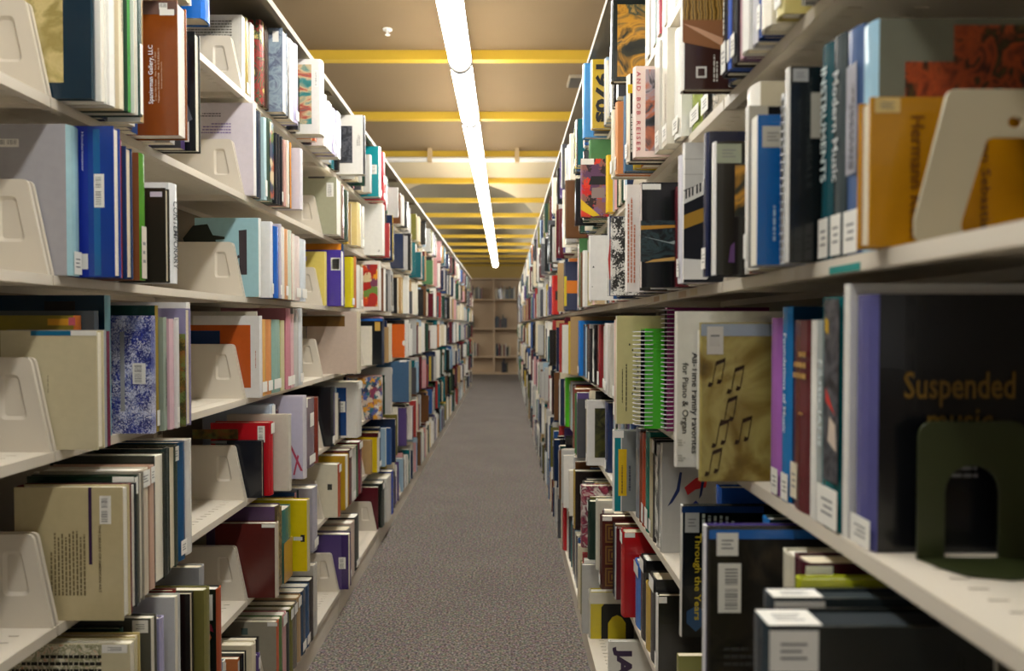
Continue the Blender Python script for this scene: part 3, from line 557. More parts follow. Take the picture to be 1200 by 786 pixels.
row('L', 6, 3, [(3.08,3.13,.06,.229,'S','dcd5bd','b85a3c','cream book with a small black mark',[('pan','n',.03,.12,.02,.025,'3a3a34')]), (3.2,3.27,.06,.245,'P','b8921c','c8a02c','mustard and black book, pages outwards'), (3.28,3.36,.06,.255,'S','5a1a1c','641e20','burgundy hardback'), (3.37,3.43,.06,.25,'B','e6e4dc','e6e4dc','white paperback by the burgundy one'), (3.44,3.5,.06,.25,'S','2c4a34','345a3e','green mottled hardback'), (3.51,3.6,.06,.255,'S','7a1c30','84203a','crimson hardback with white label')])
row('L', 6, 4, [(4.03,4.1,.06,.225,'S','d8be14','e8e4d8','canary yellow book with a maroon top',[('pan','n',.0,.2,.2,.024,'4a1a1c')]), (4.11,4.2,.05,.24,'S','1c2c54','243662','dark blue hardback by the canary one')], 4.6)
row('L', 7, 1, [], 2.05)
row('L', 7, 2, [(2.165,2.19,.02,.238,'S','a39c8a','c05a34','stone grey book behind a low bracket',[('pan','n',.09,.2,.02,.02,'5a6a64'),('lab','n',.0,.226,.03,.011)],{'nolab':1}), (2.192,2.225,.02,.235,'S','4a6a34','56763c','moss green hardback'), (2.227,2.275,.018,.23,'S','c08a8a','cc9a98','dull pink hardback'), (2.28,2.315,.015,.212,'S','10181a','14201f','black hardback with white top label'), (2.317,2.355,.015,.215,'S','5c5a1c','6a6820','olive hardback with white top label'),
    (2.357,2.40,.015,.215,'S','6a6258','746c62','grey brown hardback'), (2.402,2.445,.015,.221,'S','a88a64','b4966e','tan spined hardback'), (2.45,2.505,.015,.222,'S','1c3650','22405e','ink blue hardback'), (2.507,2.555,.015,.22,'S','26486a','2c5078','denim blue hardback'), (2.557,2.61,.015,.224,'S','1c1614','241c1a','near black hardback'), (2.612,2.66,.015,.26,'S','b8b4ac','c4c0b8','tall pale hardback')])
row('L', 7, 3, [(3.08,3.13,.035,.238,'P','3a2462','8a8a84','purple striped book with white sticker',[('pan','n',.03,.0,.2,.236,'art:stripe'),('bar','n',.012,.09,.03,.05)]), (3.14,3.22,.02,.24,'S','8a8c88','949692','grey hardback'), (3.23,3.3,.02,.245,'S','c8b0a0','d0bcae','pinkish hardback'), (3.31,3.4,.02,.25,'S','16201c','1c2824','dark hardback with white disc labels')])
row('L', 7, 4, [(4.03,4.12,.02,.25,'S','14221c','1a2c24','dark green cloth book'), (4.14,4.3,.03,.255,'S','d8d6ce','dedcd4','plain off white book'), (4.31,4.4,.03,.26,'S','1c3a9a','2444a8','royal blue hardback')], 4.7)
# right stack
row('R', 1, 1, [(d, d + w, p, h, 'B', c, c, lk) for d, w, p, h, c, lk in ((1.56,.04,0,.22,'e8e6e0','white score with rounded spine, nearest of the white run'), (1.605,.025,.0,.215,'dfe3e4','second thin white score'), (1.635,.024,.004,.22,'e9e4da','third thin ivory score'), (1.665,.026,.0,.205,'dcdad4','fourth thin grey white score'),
    (1.695,.022,.006,.21,'c05a66','thin rose red score among white ones'), (1.725,.024,.0,.2,'e4e8ea','white score just past the rose one'), (1.755,.026,.004,.21,'cfdcd8','pale aqua score among white ones'), (1.785,.03,.0,.205,'ebe9e3','plain white score late in the run'), (1.825,.03,.004,.2,'d8d4cc','grey white score late in the run'), (1.865,.03,.0,.2,'e6e2d8','last white score of the run'))] +
    [(2.02,2.05,.07,.226,'S','19211f','20282c','dark book with a golden guitar on it',[('pan','n',.016,.012,.09,.2,'art:guitar')])])
row('R', 1, 2, [(2.5,2.53,.07,.2376,'S','b3962a','d8d0b8','yellow songbook with large black figures',[('t','n',.014,.02,.045,.2,'*1970s','14120e','d')]), (2.62,2.66,.085,.268,'S','4a90cc','5a9ad4','tall sky blue book behind the yellow one')], 2.98)
row('R', 2, 0, [(.62,.67,.02,.24,'S','3a2c2a','443634','dark brown book over the slotted shelf'), (.70,.76,.02,.24,'S','8a8c90','96989c','steel grey book high up'), (.80,.86,.02,.24,'S','b8bab8','c8cac8','grey white hardback high up'), (.88,.905,.03,.25,'S','c8b870','d8cc90','pale yellow book overhanging its shelf'), (.911,.945,.035,.26,'S','e8e2d0','efe9da','cream hardback overhanging its shelf'), (.951,.966,.03,.26,'S','1d3a7a','24468a','navy hardback between pale ones'), (.967,.99,.03,.255,'S','b8b8bc','c0c0c6','silver hardback'), (.994,1.02,.035,.26,'S','e6e4de','eae8e2','white hardback beyond the silver one'),
    (1.023,1.04,.03,.25,'S','8a6a88','b8909a','mottled pink and violet book'), (1.042,1.064,.035,.26,'S','121820','18202c','blue black hardback'), (1.066,1.08,.035,.255,'S','3a5ab0','4464bc','cornflower blue hardback'), (1.084,1.11,.035,.26,'S','121214','16161a','black book with white spine lettering',[('ln','s',.008,.06,.008,.17,1,'d8d4c8','v'),('lab','s',.002,.004,.022,.045)],{'nolab':1}),
    (1.16,1.185,.082,.27,'S','38201a','ece8e0','brown guitar book with gold score lines',[('pan','n',.0,.1,.1,.168,'art:strings'),('poly','n',.0,.058,.07,.055,[('8a5a34',[(0,.3),(1,.05),(1,.95),(0,.95)]),('c89a78',[(0,.85),(1,.12),(1,.38),(.35,.72)])]),('pan','n',.022,.018,.017,.018,'dcd8d0'),('pan','n',.025,.021,.011,.012,'38201a',.0005),('ln','n',.05,.012,.009,.045,2,'cfc8bc','v')],{'nolab':1})])
row('R', 2, 1, [(1.219,1.295,.0,.23,'S','d6cbb0','d9cfb4','thick beige book lettered across its spine',[('t','s',.014,.02,.045,.012,'AL','2a2620','h'),('t','s',.014,.003,.045,.012,'OU','2a2620','h')],{'nolab':1}), (1.297,1.355,0,.22,'S','151515','191919','thick black hardback'), (1.36,1.44,0,.2,'S','cdb894','8a9a3c','tan book with a green stripe'), (1.442,1.50,.02,.22,'S','e6e4dc','eae8e0','white hardback by the tan one'), (1.502,1.55,.03,.24,'B','e2dccb','e2dccb','ivory score with a worn spine',[('ln','s',.01,.05,.01,.15,1,'8a8474','v')]), (1.555,1.60,.035,.235,'B','dedad0','dedad0','off white score by the pink bordered book'),
    (1.62,1.65,.078,.2024,'S','eed6cc','f0e0d8','pink bordered music book with performer photograph',[('t','n',.006,.012,.009,.178,'A N D   B O B   R E I S E R','b8283c','d'),('pan','n',.026,.013,.062,.182,'art:sax')],{'nolab':1}), (1.66,1.70,.085,.2,'S','15130f','efe2d0','black book with a yellow corner',[('pan','n',.0,.155,.03,.02,'d8b81c'),('ln','n',.008,.02,.008,.1,2,'e0dccf','v')]),
    (1.77,1.795,.075,.185,'S','4a6a86','52728e','slim denim blue book'), (1.80,1.83,.09,.18,'S','dc8c54','e2a070','slim orange book'), (1.835,1.87,.095,.17,'S','e4dcc4','ece4ce','slim cream book')])
row('R', 2, 2, [(2.40,2.44,.03,.19,'S','d8b020','deb82c','yellow book behind the comic one'), (2.5,2.53,.105,.2,'S','c21f1c','e8e4de','comic art book in red and purple',[('lab','n',.0,.18,.045,.02),('poly','n',.0,.0,.12,.2,[('d8b41c',[(0,.12),(0,.3),(.55,.02),(.35,.0)]),('14141a',[(.22,.55),(.75,.55),(.7,.7),(.3,.7)]),('8a7a78',[(.3,.32),(.7,.32),(.68,.5),(.32,.5)])])],{'art':'cartoon'})], 3.0)
row('R', 3, 0, [(.685,.709,.019,.142,'P','bd840c','a83a28','small mustard yellow hardback behind the cut-out support',[('lab','n',.004,.127,.024,.014,'d2b878'),('t','n',.038,.004,.013,.12,'Hermann Keller','6a3c06','d'),('t','n',.1025,.008,.012,.122,'Johann Sebastian','5a3206','d'),('t','n',.087,.045,.010,.045,'Bach','5a3206','d')],{'D':.2}),
    (.715,.745,0,.229,'S','6e7062','9cc3d8','tall grey olive book with a red ornament',[('pan','n',.03,.15,.2,.036,'art:ornate'),('pan','n',.078,.186,.15,.036,'art:ornate')]), (.746,.78,0,.2375,'S','2c3e6e','4a6490','blue book with a silver spine panel',[('pan','s',.005,.085,.022,.115,'9c9ca6'),('ln','s',.01,.09,.012,.1,2,'2c2c34','v'),('lab','s',.001,.002,.03,.045)],{'nolab':1}),
    (.782,.812,0,.244,'S','2c3434','3a464a','slate book lettered down its spine',[('t','s',.009,.085,.013,.12,'Modern Music','cfd4d4','d'),('lab','s',.002,.003,.024,.045)],{'nolab':1}), (.813,.842,0,.246,'S','12424c','124a54','teal book lettered in pale capitals',[('t','s',.007,.09,.014,.13,'INSTRUMENTS','d0dcdc','d'),('lab','s',.002,.003,.024,.045)],{'nolab':1}),
    (.846,.86,.034,.2285,'S','0e1214','d8d6d0','black book with a grey corner label',[('lab','n',.005,.211,.018,.015,'a8a8a6'),('pan','n',.0265,.145,.012,.053,'b0ac9e')],{'nolab':1}), (.868,.876,.031,.205,'C','d8d8d4','d8d8d4','spiral bound score with white wire',[],{'coil':1}),
    (.889,.91,.055,.185,'B','0d5a9e','e0dccf','bright blue paperback with a pale corner label',[('lab','n',.006,.145,.026,.026,'b4b0a2'),('ln','n',.02,.03,.006,.07,1,'9ab8d0','v')],{'nolab':1}), (.925,.937,.055,.207,'S','a9a496','ece8e0','thin grey book with a white edge',[('pan','n',.026,.19,.05,.016,'121214')]), (.95,1.0,.036,.247,'S','c9bfa4','eeeae0','cream book with a rounded white spine'),
    (1.054,1.075,.06,.195,'S','14120e','e4e2de','black music book with a sage corner label',[('lab','n',.003,.163,.036,.028,'959b86'),('pan','n',.03,.085,.05,.075,'art:guitar'),('poly','n',.0,.0,.06,.06,[('5a3a6a',[(.35,.3),(.5,.3),(.5,.8),(.4,.7)])])],{'nolab':1}), (1.09,1.115,.062,.218,'S','181e36','1e2648','navy book beyond the black music book',[],{'lean':1})])
row('R', 3, 1, [(1.235,1.25,.06,.239,'S','d4d2cc','eceae6','piano book with a slanting keyboard picture',[('poly','n',.0,.0,.05,.239,[('15171f',[(0,0),(3,0),(3,.9),(0,.66)]),('a8802c',[(0,.38),(3,.62),(3,.72),(0,.48)]),('e6e4de',[(0,.56),(3,.86),(3,.95),(0,.65)])] + [('101114',[(q,.59+q*.1),(q+.06,.596+q*.1),(q+.06,.66+q*.1),(q,.654+q*.1)]) for q in (.05,.16,.27,.42,.53,.7,.81,.92)] + [('e2e0dc',[(0,.02),(.8,.02),(1.0,.08),(.7,.16),(0,.17)]),('8a8880',[(0,.88),(3,.88),(3,.883),(0,.883)]),('8a8880',[(0,.77),(3,.77),(3,.773),(0,.773)])])],{'nolab':1}),
    (1.262,1.285,.06,.225,'S','c8c4d0','dcdae2','pale lilac book with a worn lettered spine',[('ln','s',.008,.03,.007,.15,1,'6a6478','v')]), (1.40,1.415,.103,.203,'S','0b0d0f','d8c8c4','glossy black book with gold streaks',[('pan','n',.0,.05,.14,.08,'art:smoke'),('lab','n',.003,.19,.036,.011),('poly','n',.0,.0,.08,.2,[('b8862c',[(0,.56),(1.2,.59),(1.2,.61),(0,.60)]),('c8a05a',[(.1,.24),(1.1,.27),(1.1,.31),(.3,.27)]),('9aa8a8',[(0,.50),(.8,.42),(1.2,.5),(.7,.44)])])],{'nolab':1}),
    (1.58,1.60,.1017,.235,'S','f0e8e2','f0ece6','white book with columns of pink lettering',[('ln','n',.004,.02,.02,.2,3,'c87a5a','v')],{'nolab':1}), (1.63,1.66,.06,.25,'S','1e2438','222a40','navy book rising behind the white one'), (1.75,1.77,.109,.19,'S','d8d6d0','e8e6e0','thin book covered in black doodles',[],{'art':'bw'}), (1.775,1.80,.113,.195,'S','1c2c5a','d8d6d2','navy book with a red curved mark',[('poly','n',.0,.03,.03,.12,[('b83a34',[(.1,.1),(.4,.0),(.2,.5),(.45,1),(.15,.9),(0,.5)])])]), (2.085,2.11,.124,.188,'S','eeece6','f2f0ec','plain white book with small dark specks',[('poly','n',.0,.0,.08,.188,[('2a2a2a',[(.12,.5),(.2,.5),(.16,.53)]),('2a2a2a',[(.1,.2),(.14,.2),(.12,.22)]),('6a98a8',[(.8,.3),(.84,.3),(.84,.6),(.8,.6)])])])])
row('R', 3, 2, [(2.45,2.5,.06,.2,'S','c8b08a','cfb892','sand book in a pastel run'), (2.51,2.56,.06,.19,'S','d8b0a8','deb8b0','pink book in a pastel run'), (2.57,2.62,.06,.195,'S','b8a888','c0b090','khaki book in a pastel run'), (2.65,2.72,.06,.2,'S','a89a58','b0a264','ochre green book')], 3.0)
row('R', 3, 3, [(3.4,3.46,.09,.23,'S','2c3450','343c5a','navy book with orange and yellow blocks',[('pan','n',.01,.08,.06,.06,'d87a1c'),('pan','n',.0,.02,.012,.14,'d8c02c')])], 3.9)
row('R', 3, 4, [(4.6,4.7,.07,.25,'S','c8281e','d03028','scarlet book with a dark figure',[('pan','n',.02,.09,.05,.06,'2a2420')])], 4.83)
row('R', 4, 0, [(.722,.768,-.005,.262,'S','0d0f13','54548c','large dark book with gold gothic title',[('t','n',.031,.148,.112,.036,'Suspended','6e5212','h'),('t','n',.055,.122,.066,.024,'music','6e5212','h'),('ln','n',.075,.077,.032,.022,3,'6a6a6e','h'),('lab','s',.002,.001,.041,.03)],{'nolab':1}),
    (.769,.783,-.002,.275,'S','e2e0da','e6e4de','tall white book beside the gothic titled one'), (.784,.84,0,.262,'S','1a1a1e','17686c','dark book with teal stripe and figure',[('pan','s',.001,.055,.036,.205,'art:darkpic'),('t','s',.041,.09,.010,.1,'MUSICIANS','d8e0e0','d'),('poly','s',.0,.06,.036,.2,[('c8342c',[(.2,.35),(.9,.5),(.85,.42)]),('c8b8a8',[(.1,.15),(.7,.2),(.6,.34),(.2,.3)]),('c8a02c',[(.7,.8),(.95,.82),(.95,.9),(.7,.88)])]),('lab','s',.002,.002,.05,.045)],{'nolab':1}),
    (.841,.856,0,.237,'B','e4e2dc','e8e6e0','white paperback beside the maroon cloth one',[],{'nolab':1}), (.857,.922,0,.237,'S','5c2228','5e2228','maroon cloth book with gilt spine lettering',[('lab','s',.038,.012,.02,.045,'d8d0b8'),('ln','s',.014,.165,.036,.04,3,'b08a4a','h'),('ln','s',.022,.12,.02,.006,1,'b08a4a','h')],{'nolab':1}),
    (.923,.957,0,.255,'S','0a3a5c','1273b4','bright blue book with white spine title',[('t','s',.008,.09,.009,.13,'Foundations of Music','d8e4ec','d'),('lab','s',.001,.002,.023,.035)],{'nolab':1}), (.958,.998,0,.241,'S','8a4a9a','a060b0','purple book with a white foot label',[('lab','s',.001,.002,.023,.035)],{'nolab':1}),
    (1.056,1.07,.078,.235,'S','8a7634','e6e2d8','sepia songbook with brown music notes',[('lab','n',.009,.188,.024,.041,'c4c0b4'),('pan','n',.013,.2,.014,.014,'c4c0b4',.0006),('pan','n',.0,.215,.2,.018,'9aa4ac')] + [('poly','n',x,y,.022,.045,[('33220c',[(.0,.0),(.25,.0),(.35,.12),(.1,.16)]),('33220c',[(.28,.05),(.34,.05),(.6,.8),(.54,.8)]),('33220c',[(.6,.1),(.85,.1),(.95,.22),(.7,.26)]),('33220c',[(.88,.15),(.94,.15),(1.2,.92),(1.14,.92)]),('33220c',[(.54,.7),(1.14,.82),(1.2,.95),(.56,.84)])]) for x, y in ((.006,.008),(.016,.05),(.028,.085),(.038,.13),(.05,.055),(.01,.14))],{'art':'notes','nolab':1}),
    (1.164,1.18,.089,.2536,'S','dad6cc','e6e2d8','white songbook for piano and organ',[('t','n',.023,.022,.013,.165,'All-Time Family Favorites','1e1e1e','d'),('t','n',.0075,.055,.013,.115,'for Piano & Organ','1e1e1e','d')] + [('ln','n',.004,.01 + .025*i,.012,.012,3,'a8a498','h') for i in range(2)],{'nolab':1})])
row('R', 4, 1, [(1.56,1.585,.015,.27,'C','7a1f5a','8a2464','magenta spiral bound book standing askew',[],{'coil':1,'lean':.5}), (1.60,1.65,.055,.224,'C','3fae1e','3fae1e','bright green spiral book with white wire',[],{'coil':1,'pg':'b8c8e0'}), (1.68,1.695,.107,.254,'S','c2ba82','ddd8b8','sage songbook with arched lettering',[('ln','n',.014,.05,.004,.12,1,'3a3a20','v'),('ln','n',.023,.03,.005,.16,1,'2a2a18','v'),('poly','n',.03,.04,.05,.16,[('b08a5a',[(.5,.1),(1.3,.05),(1.3,.7),(1.0,.7),(.8,.4)])] + [('2a2a18',[(x,y),(x+.06,y),(x+.06,y+.03),(x,y+.03)]) for x, y in ((0,.9),(.14,.82),(.26,.74),(.34,.66),(.38,.58),(.40,.5),(.38,.42),(.34,.34),(.26,.26),(.14,.18))])],{'nolab':1}),
    (1.72,1.735,.1,.25,'S','1c1a1a','f0e8e4','black book behind the sage songbook'), (1.74,1.77,.1,.245,'S','e8b8a8','f0d0c4','salmon book behind the sage songbook'), (1.80,1.84,.06,.24,'S','e8e4de','ece8e2','white book with red print',[('ln','s',.012,.05,.012,.12,1,'b83a34','v')]), (1.85,1.90,.055,.245,'S','dedcd6','e4e2dc','plain white hardback late in the row'), (1.91,1.96,.05,.24,'S','a83a3c','e8e4de','red and white book late in the row'), (1.97,2.02,.05,.24,'S','e6e4de','eceae4','white book after the red one')])
row('R', 4, 2, [(2.2,2.26,.03,.24,'S','e6e4de','e6e4de','white hardback early in the row'), (2.30,2.36,.03,.235,'B','dcd8cc','dcd8cc','cream paperback early in the row'), (2.4,2.46,.03,.24,'S','e8e6e2','e8e6e2','bright white hardback mid row'), (2.5,2.56,.02,.23,'S','c8c4ba','d0ccc2','grey hardback mid row'), (2.66,2.72,.02,.235,'S','8a1f24','94242a','dark red hardback with a white label',[('lab','s',.006,.01,.045,.05)],{'nolab':1}), (2.8,2.86,.02,.235,'S','1a1a1c','222224','black and white patterned hardback',[('pan','s',.004,.06,.05,.16,'art:bw'),('lab','s',.006,.01,.045,.05)],{'nolab':1}), (2.87,2.93,.03,.22,'S','1c1c20','222226','plain black hardback late in the row')])
row('R', 4, 3, [(3.30,3.36,.03,.255,'S','1d74c8','247cd0','vivid blue book')], 3.9)
row('R', 4, 4, [(4.0,4.06,.035,.24,'S','e8e5dc','eceae2','large white book beside the vivid blue one')], 4.83)
row('R', 5, 0, [(.655,.70,.126,.2576,'S','1b1f1d','2c3a44','dark book with cream lettering',[('lab','n',.004,.216,.045,.038),('ln','n',.03,.17,.14,.05,3,'b8ae90','h'),('lab','t',.004,.003,.05,.036)],{'nolab':1,'pg':'2c3236'}), (.712,.742,.1,.262,'S','2a3133','39424a','charcoal hardback with a white corner label',[('lab','n',.004,.235,.05,.024),('lab','t',.004,.003,.05,.022)],{'nolab':1,'pg':'31393c'}), (.75,.772,.05,.25,'S','d8d4c8','e6e2d8','cream topped book under the white shelf'), (.776,.792,.045,.258,'S','a8b020','b8c020','lime yellow book under the white shelf'), (.80,.84,.03,.268,'S','3a0f1e','4a1626','dark maroon hardback with a white top label',[('lab','n',.002,.235,.03,.03)],{'nolab':1}),
    (.86,.90,.02,.255,'S','cfc8b0','d8d2bc','cream book with dark script lettering',[('t','n',.03,.19,.09,.045,'Tales','3a362c','h')]), (.93,.945,.1,.27,'S','1c1a17','d8d6d0','glossy dark book with a blue top',[('pan','n',.0,.257,.16,.012,'2a6ab8'),('lab','n',.01,.235,.028,.03),('bar','n',.012,.16,.03,.065),('ln','n',.02,.09,.05,.03,3,'3a3a38','h')],{'art':'blackpic','nolab':1}), (.95,.966,.1,.268,'S','3a2a7a','e6e6ea','violet book with a white spine',[('lab','n',.004,.2,.01,.05)]), (.975,1.0,.008,.27,'S','0f2c22','1f7ac8','dark green book with a bright blue spine',[('lab','n',.004,.25,.04,.014),('poly','n',.02,.15,.06,.1,[('b8b8b0',[(0,1),(.15,1),(.45,.1),(.35,.1)]),('8a8a84',[(.9,1),(1.05,1),(.75,.3),(.65,.3)])])],{'nolab':1})])
row('R', 5, 1, [(1.255,1.285,-.01,.25,'S','1f4fa0','2456aa','cobalt book behind the guitar songbook'), (1.222,1.236,.065,.228,'S','0f130e','d8d6ce','black guitar songbook with yellow lettering',[('pan','n',.0,.216,.14,.011,'1c3a6a'),('lab','n',.006,.182,.024,.034,'b4b6b0'),('t','n',.020,.03,.014,.15,'Through the Years','c8b020','d'),('poly','n',.006,.005,.04,.05,[('2a4a6a',[(.1,.4),(.5,.1),(.9,.4),(.9,.8),(.5,1),(.1,.8)])]),('ln','n',.035,.175,.06,.04,6,'a8b4a8','v')],{'nolab':1,'lean':1}),
    (1.68,1.70,0,.259,'S','b5b3ac','c9c7c0','silver book with a red and blue emblem',[('poly','n',.015,.11,.095,.09,[('1c2c5c',[(.0,.0),(.12,.1),(.3,.4),(.36,.9),(.3,.9),(.22,.45)]),('c8282c',[(.42,.5),(.7,.75),(1.0,.8),(.95,.5),(.7,.45),(.5,.3)]),('1c2c5c',[(.85,.75),(.93,.75),(.85,.3),(.78,.2)]),('1c2c7c',[(.6,.05),(.7,.0),(.78,.08),(.7,.16)]),('6a5a3c',[(1.2,.2),(1.6,.2),(1.5,.4),(1.3,.4)])])]),
    (1.705,1.75,0,.25,'S','8a8a88','cfcdc8','doodle spined book',[('pan','s',.004,.02,.036,.2,'art:bw')],{'nolab':1}), (1.755,1.79,0,.255,'S','17171a','1c1c20','black hardback by the doodle spined one'), (1.795,1.83,0,.25,'S','c2ba98','ccc4a4','putty coloured hardback'), (1.835,1.89,0,.262,'S','17705f','1a7a68','jade green hardback',[('lab','s',.006,.01,.04,.05)],{'nolab':1}), (1.895,1.93,0,.25,'S','b8401f','c24a28','rust orange hardback',[('lab','s',.004,.01,.026,.05)],{'nolab':1}), (1.935,1.97,.0,.245,'S','7a3a22','84422a','chestnut hardback'), (1.975,2.03,.0,.25,'S','7c8088','888c94','blue grey hardback'),
    (2.06,2.09,.056,.2336,'S','878c8b','e8e8e4','grey and teal guide with a yellow pill',[('pan','n',.004,.0,.018,.215,'12808a'),('pan','n',.022,.0,.003,.215,'d8dcd8'),('pan','n',.015,.045,.024,.135,'d8b41c',.0007),('ln','n',.024,.052,.007,.12,1,'5a4a10','v',.0012),('lab','n',.0,.213,.03,.02),('ln','n',.045,.06,.012,.12,1,'4a4e5a','v')],{'nolab':1})], None, False)
row('R', 5, 2, [(2.60,2.66,.0,.255,'S','1c2a52','22325e','navy hardback with a barcode panel'), (2.74,2.77,.055,.25,'S','dad8d4','e4e2de','white framed book with dark green picture',[('pan','n',.03,.03,.1,.19,'art:greenpic')]), (2.8,2.84,.05,.245,'S','24402f','c8c09a','dark green book with a cream spine')], 3.02)
row('R', 5, 3, [(3.12,3.2,.07,.26,'S','84402f','8f4836','terracotta hardback'), (3.8,3.84,.05,.26,'S','4fb81c','58c024','vivid green book with orange spots',[('poly','n',.0,.0,.1,.26,[('d8641c',[(.5,.2),(.8,.2),(.9,.35),(.7,.5),(.4,.35)]),('d8641c',[(.3,.75),(.6,.72),(.7,.85),(.4,.9)])])])], 3.92)
row('R', 6, 1, [(1.42,1.435,.02,.18,'B','8a8a4a','8a8a4a','thin olive booklet standing alone'), (1.72,1.745,0,.187,'S','121212','e8e6e0','black book with white spine and top label',[('lab','n',.004,.17,.02,.015)]), (1.755,1.82,0,.214,'S','343434','3a3a3a','dark grey hardback with white top label'), (1.825,1.88,0,.17,'S','b8963c','c0a048','gold brown paperback'), (1.885,1.95,0,.218,'S','121216','16161c','inky black hardback with white top label'), (1.96,2.04,0,.178,'S','2f6fc0','3878c8','mid blue hardback'), (2.05,2.10,.03,.246,'S','b01418','b8181c','bright red hardback',[('lab','n',.006,.232,.03,.013)])], None, False)
row('R', 6, 2, [(2.27,2.31,.064,.233,'S','4a1c16','4a1c16','brown book with gold geometric stamping',[('lab','n',.006,.22,.03,.012),('poly','n',.012,.01,.06,.2,[(c,[(.5-s,y-s*.33),(.5+s,y-s*.33),(.5+s,y+s*.33),(.5-s,y+s*.33)]) for y in (.15,.5,.85) for s,c in ((.45,'7e5c26'),(.38,'4a1c16'),(.3,'7e5c26'),(.22,'4a1c16'),(.13,'8a682c'))])],{}), (2.45,2.49,.055,.24,'S','c4c0b0','cfccbc','cream grey hardback'), (2.56,2.6,.07,.21,'S','0f2c22','14342a','forest green hardback with turquoise top'), (2.70,2.74,.08,.235,'S','cfc0b8','e0d8d0','pink floral covered book',[],{'art':'flower'}), (2.95,3.0,.085,.24,'S','261d1a','b89a4a','brown black book with a tan edge')])
row('R', 7, 1, [(2.09,2.105,.0,.225,'S','dad8cf','e6e4dc','white jazz book standing low',[('t','n',.012,.01,.058,.2,'*JAZZ','3a2a46','d')],{'nolab':1,'D':.2})], None, False)
row('R', 7, 2, [(2.62,2.66,-.005,.174,'S','c8b81c','d8d4c0','yellow paperback with a black arch',[('pan','n',.0,.13,.16,.042,'d6d2c0'),('poly','n',.045,.0,.1,.13,[('16150f',[(0,0),(1.2,0),(1.2,1),(.1,1),(0,.9)]),('c8b81c',[(.25,0),(.9,0),(.9,.45),(.75,.62),(.58,.68),(.4,.62),(.25,.45)])])])], 3.0, False)
row('R', 7, 3, [(3.66,3.72,.01,.24,'S','b8121c','c01a24','cherry red hardback')], 3.92)

# ---- every other stretch of shelf
done = {(b['side'], b['row'], b['bay']) for b in books}
for side, nb in (('L', NL), ('R', NR)):
    for k in range(0 if side == 'R' else 1, nb):
        for r in range(1, 8):
            if (side, r, k) in done: continue
            if side == 'R' and k == 0 and r in (1, 6, 7): continue
            e = y0(side, k + 1)
            e -= random.uniform(.04, .42) if side == 'L' else random.choice((.02, .02, .03, .1))
            rand(side, r, k, y0(side, k) + .012, e, .06 if side == 'L' else .055)

# ---- the ones that show largest are objects; the rest of the far shelves go into one mass
MAXB = 326
heroes = [b for b in books if b['hero']]
def in_view(b):
    sx = 1 if b['side'] == 'L' else -1; X = -sx * ((AL if sx > 0 else AR) - b['p']); z = zrow(b['side'], b['row']) + b['H'] * .7 - H0
    return 0 < 593 + 840 * X / b['d0'] < 1200 and 10 < 382 - 840 * z / b['d0'] < 776
rnd = [b for b in books if not b['hero']]; rnd.sort(key=lambda b: b['d0'] * (1.0 if b['side'] == 'L' else 1.25) + (0 if in_view(b) else 50))
NR1 = max(0, MAXB - len(heroes)); single = heroes + rnd[:NR1]; mass = rnd[NR1:] + hidden
ROWN = {1: 'top shelf', 2: 'sixth shelf up', 3: 'fifth shelf up', 4: 'fourth shelf up', 5: 'third shelf up', 6: 'second shelf up', 7: 'bottom shelf'}
def place(b):
    sx = 1 if b['side'] == 'L' else -1; a = AL if sx > 0 else AR
    if b['row'] == 7: a -= BASE
    X = -sx * (a - b['p']); dep = DEP + (BASE if b['row'] == 7 else 0)
    D = b['opt'].get('D') or max(.14, b['H'] * .82)
    D = min(D, dep - .012 + b['p']); 
    return sx, X, b['d0'], zrow(b['side'], b['row']) + .0004, b['d1'] - b['d0'], b['H'], D
seen = set()
byrow = {}
for b in sorted(single + mass, key=lambda q: q['d0']):
    if b in hidden: continue
    byrow.setdefault((b['side'], b['row'], b['bay']), []).append(b)
for L in byrow.values():
    for i, b in enumerate(L): b['ord'] = i
OR2 = NTH + ['twenty-' + n for n in NTH[:9]] + ['thirtieth'] + ['thirty-' + n for n in NTH[:9]] + ['fortieth']
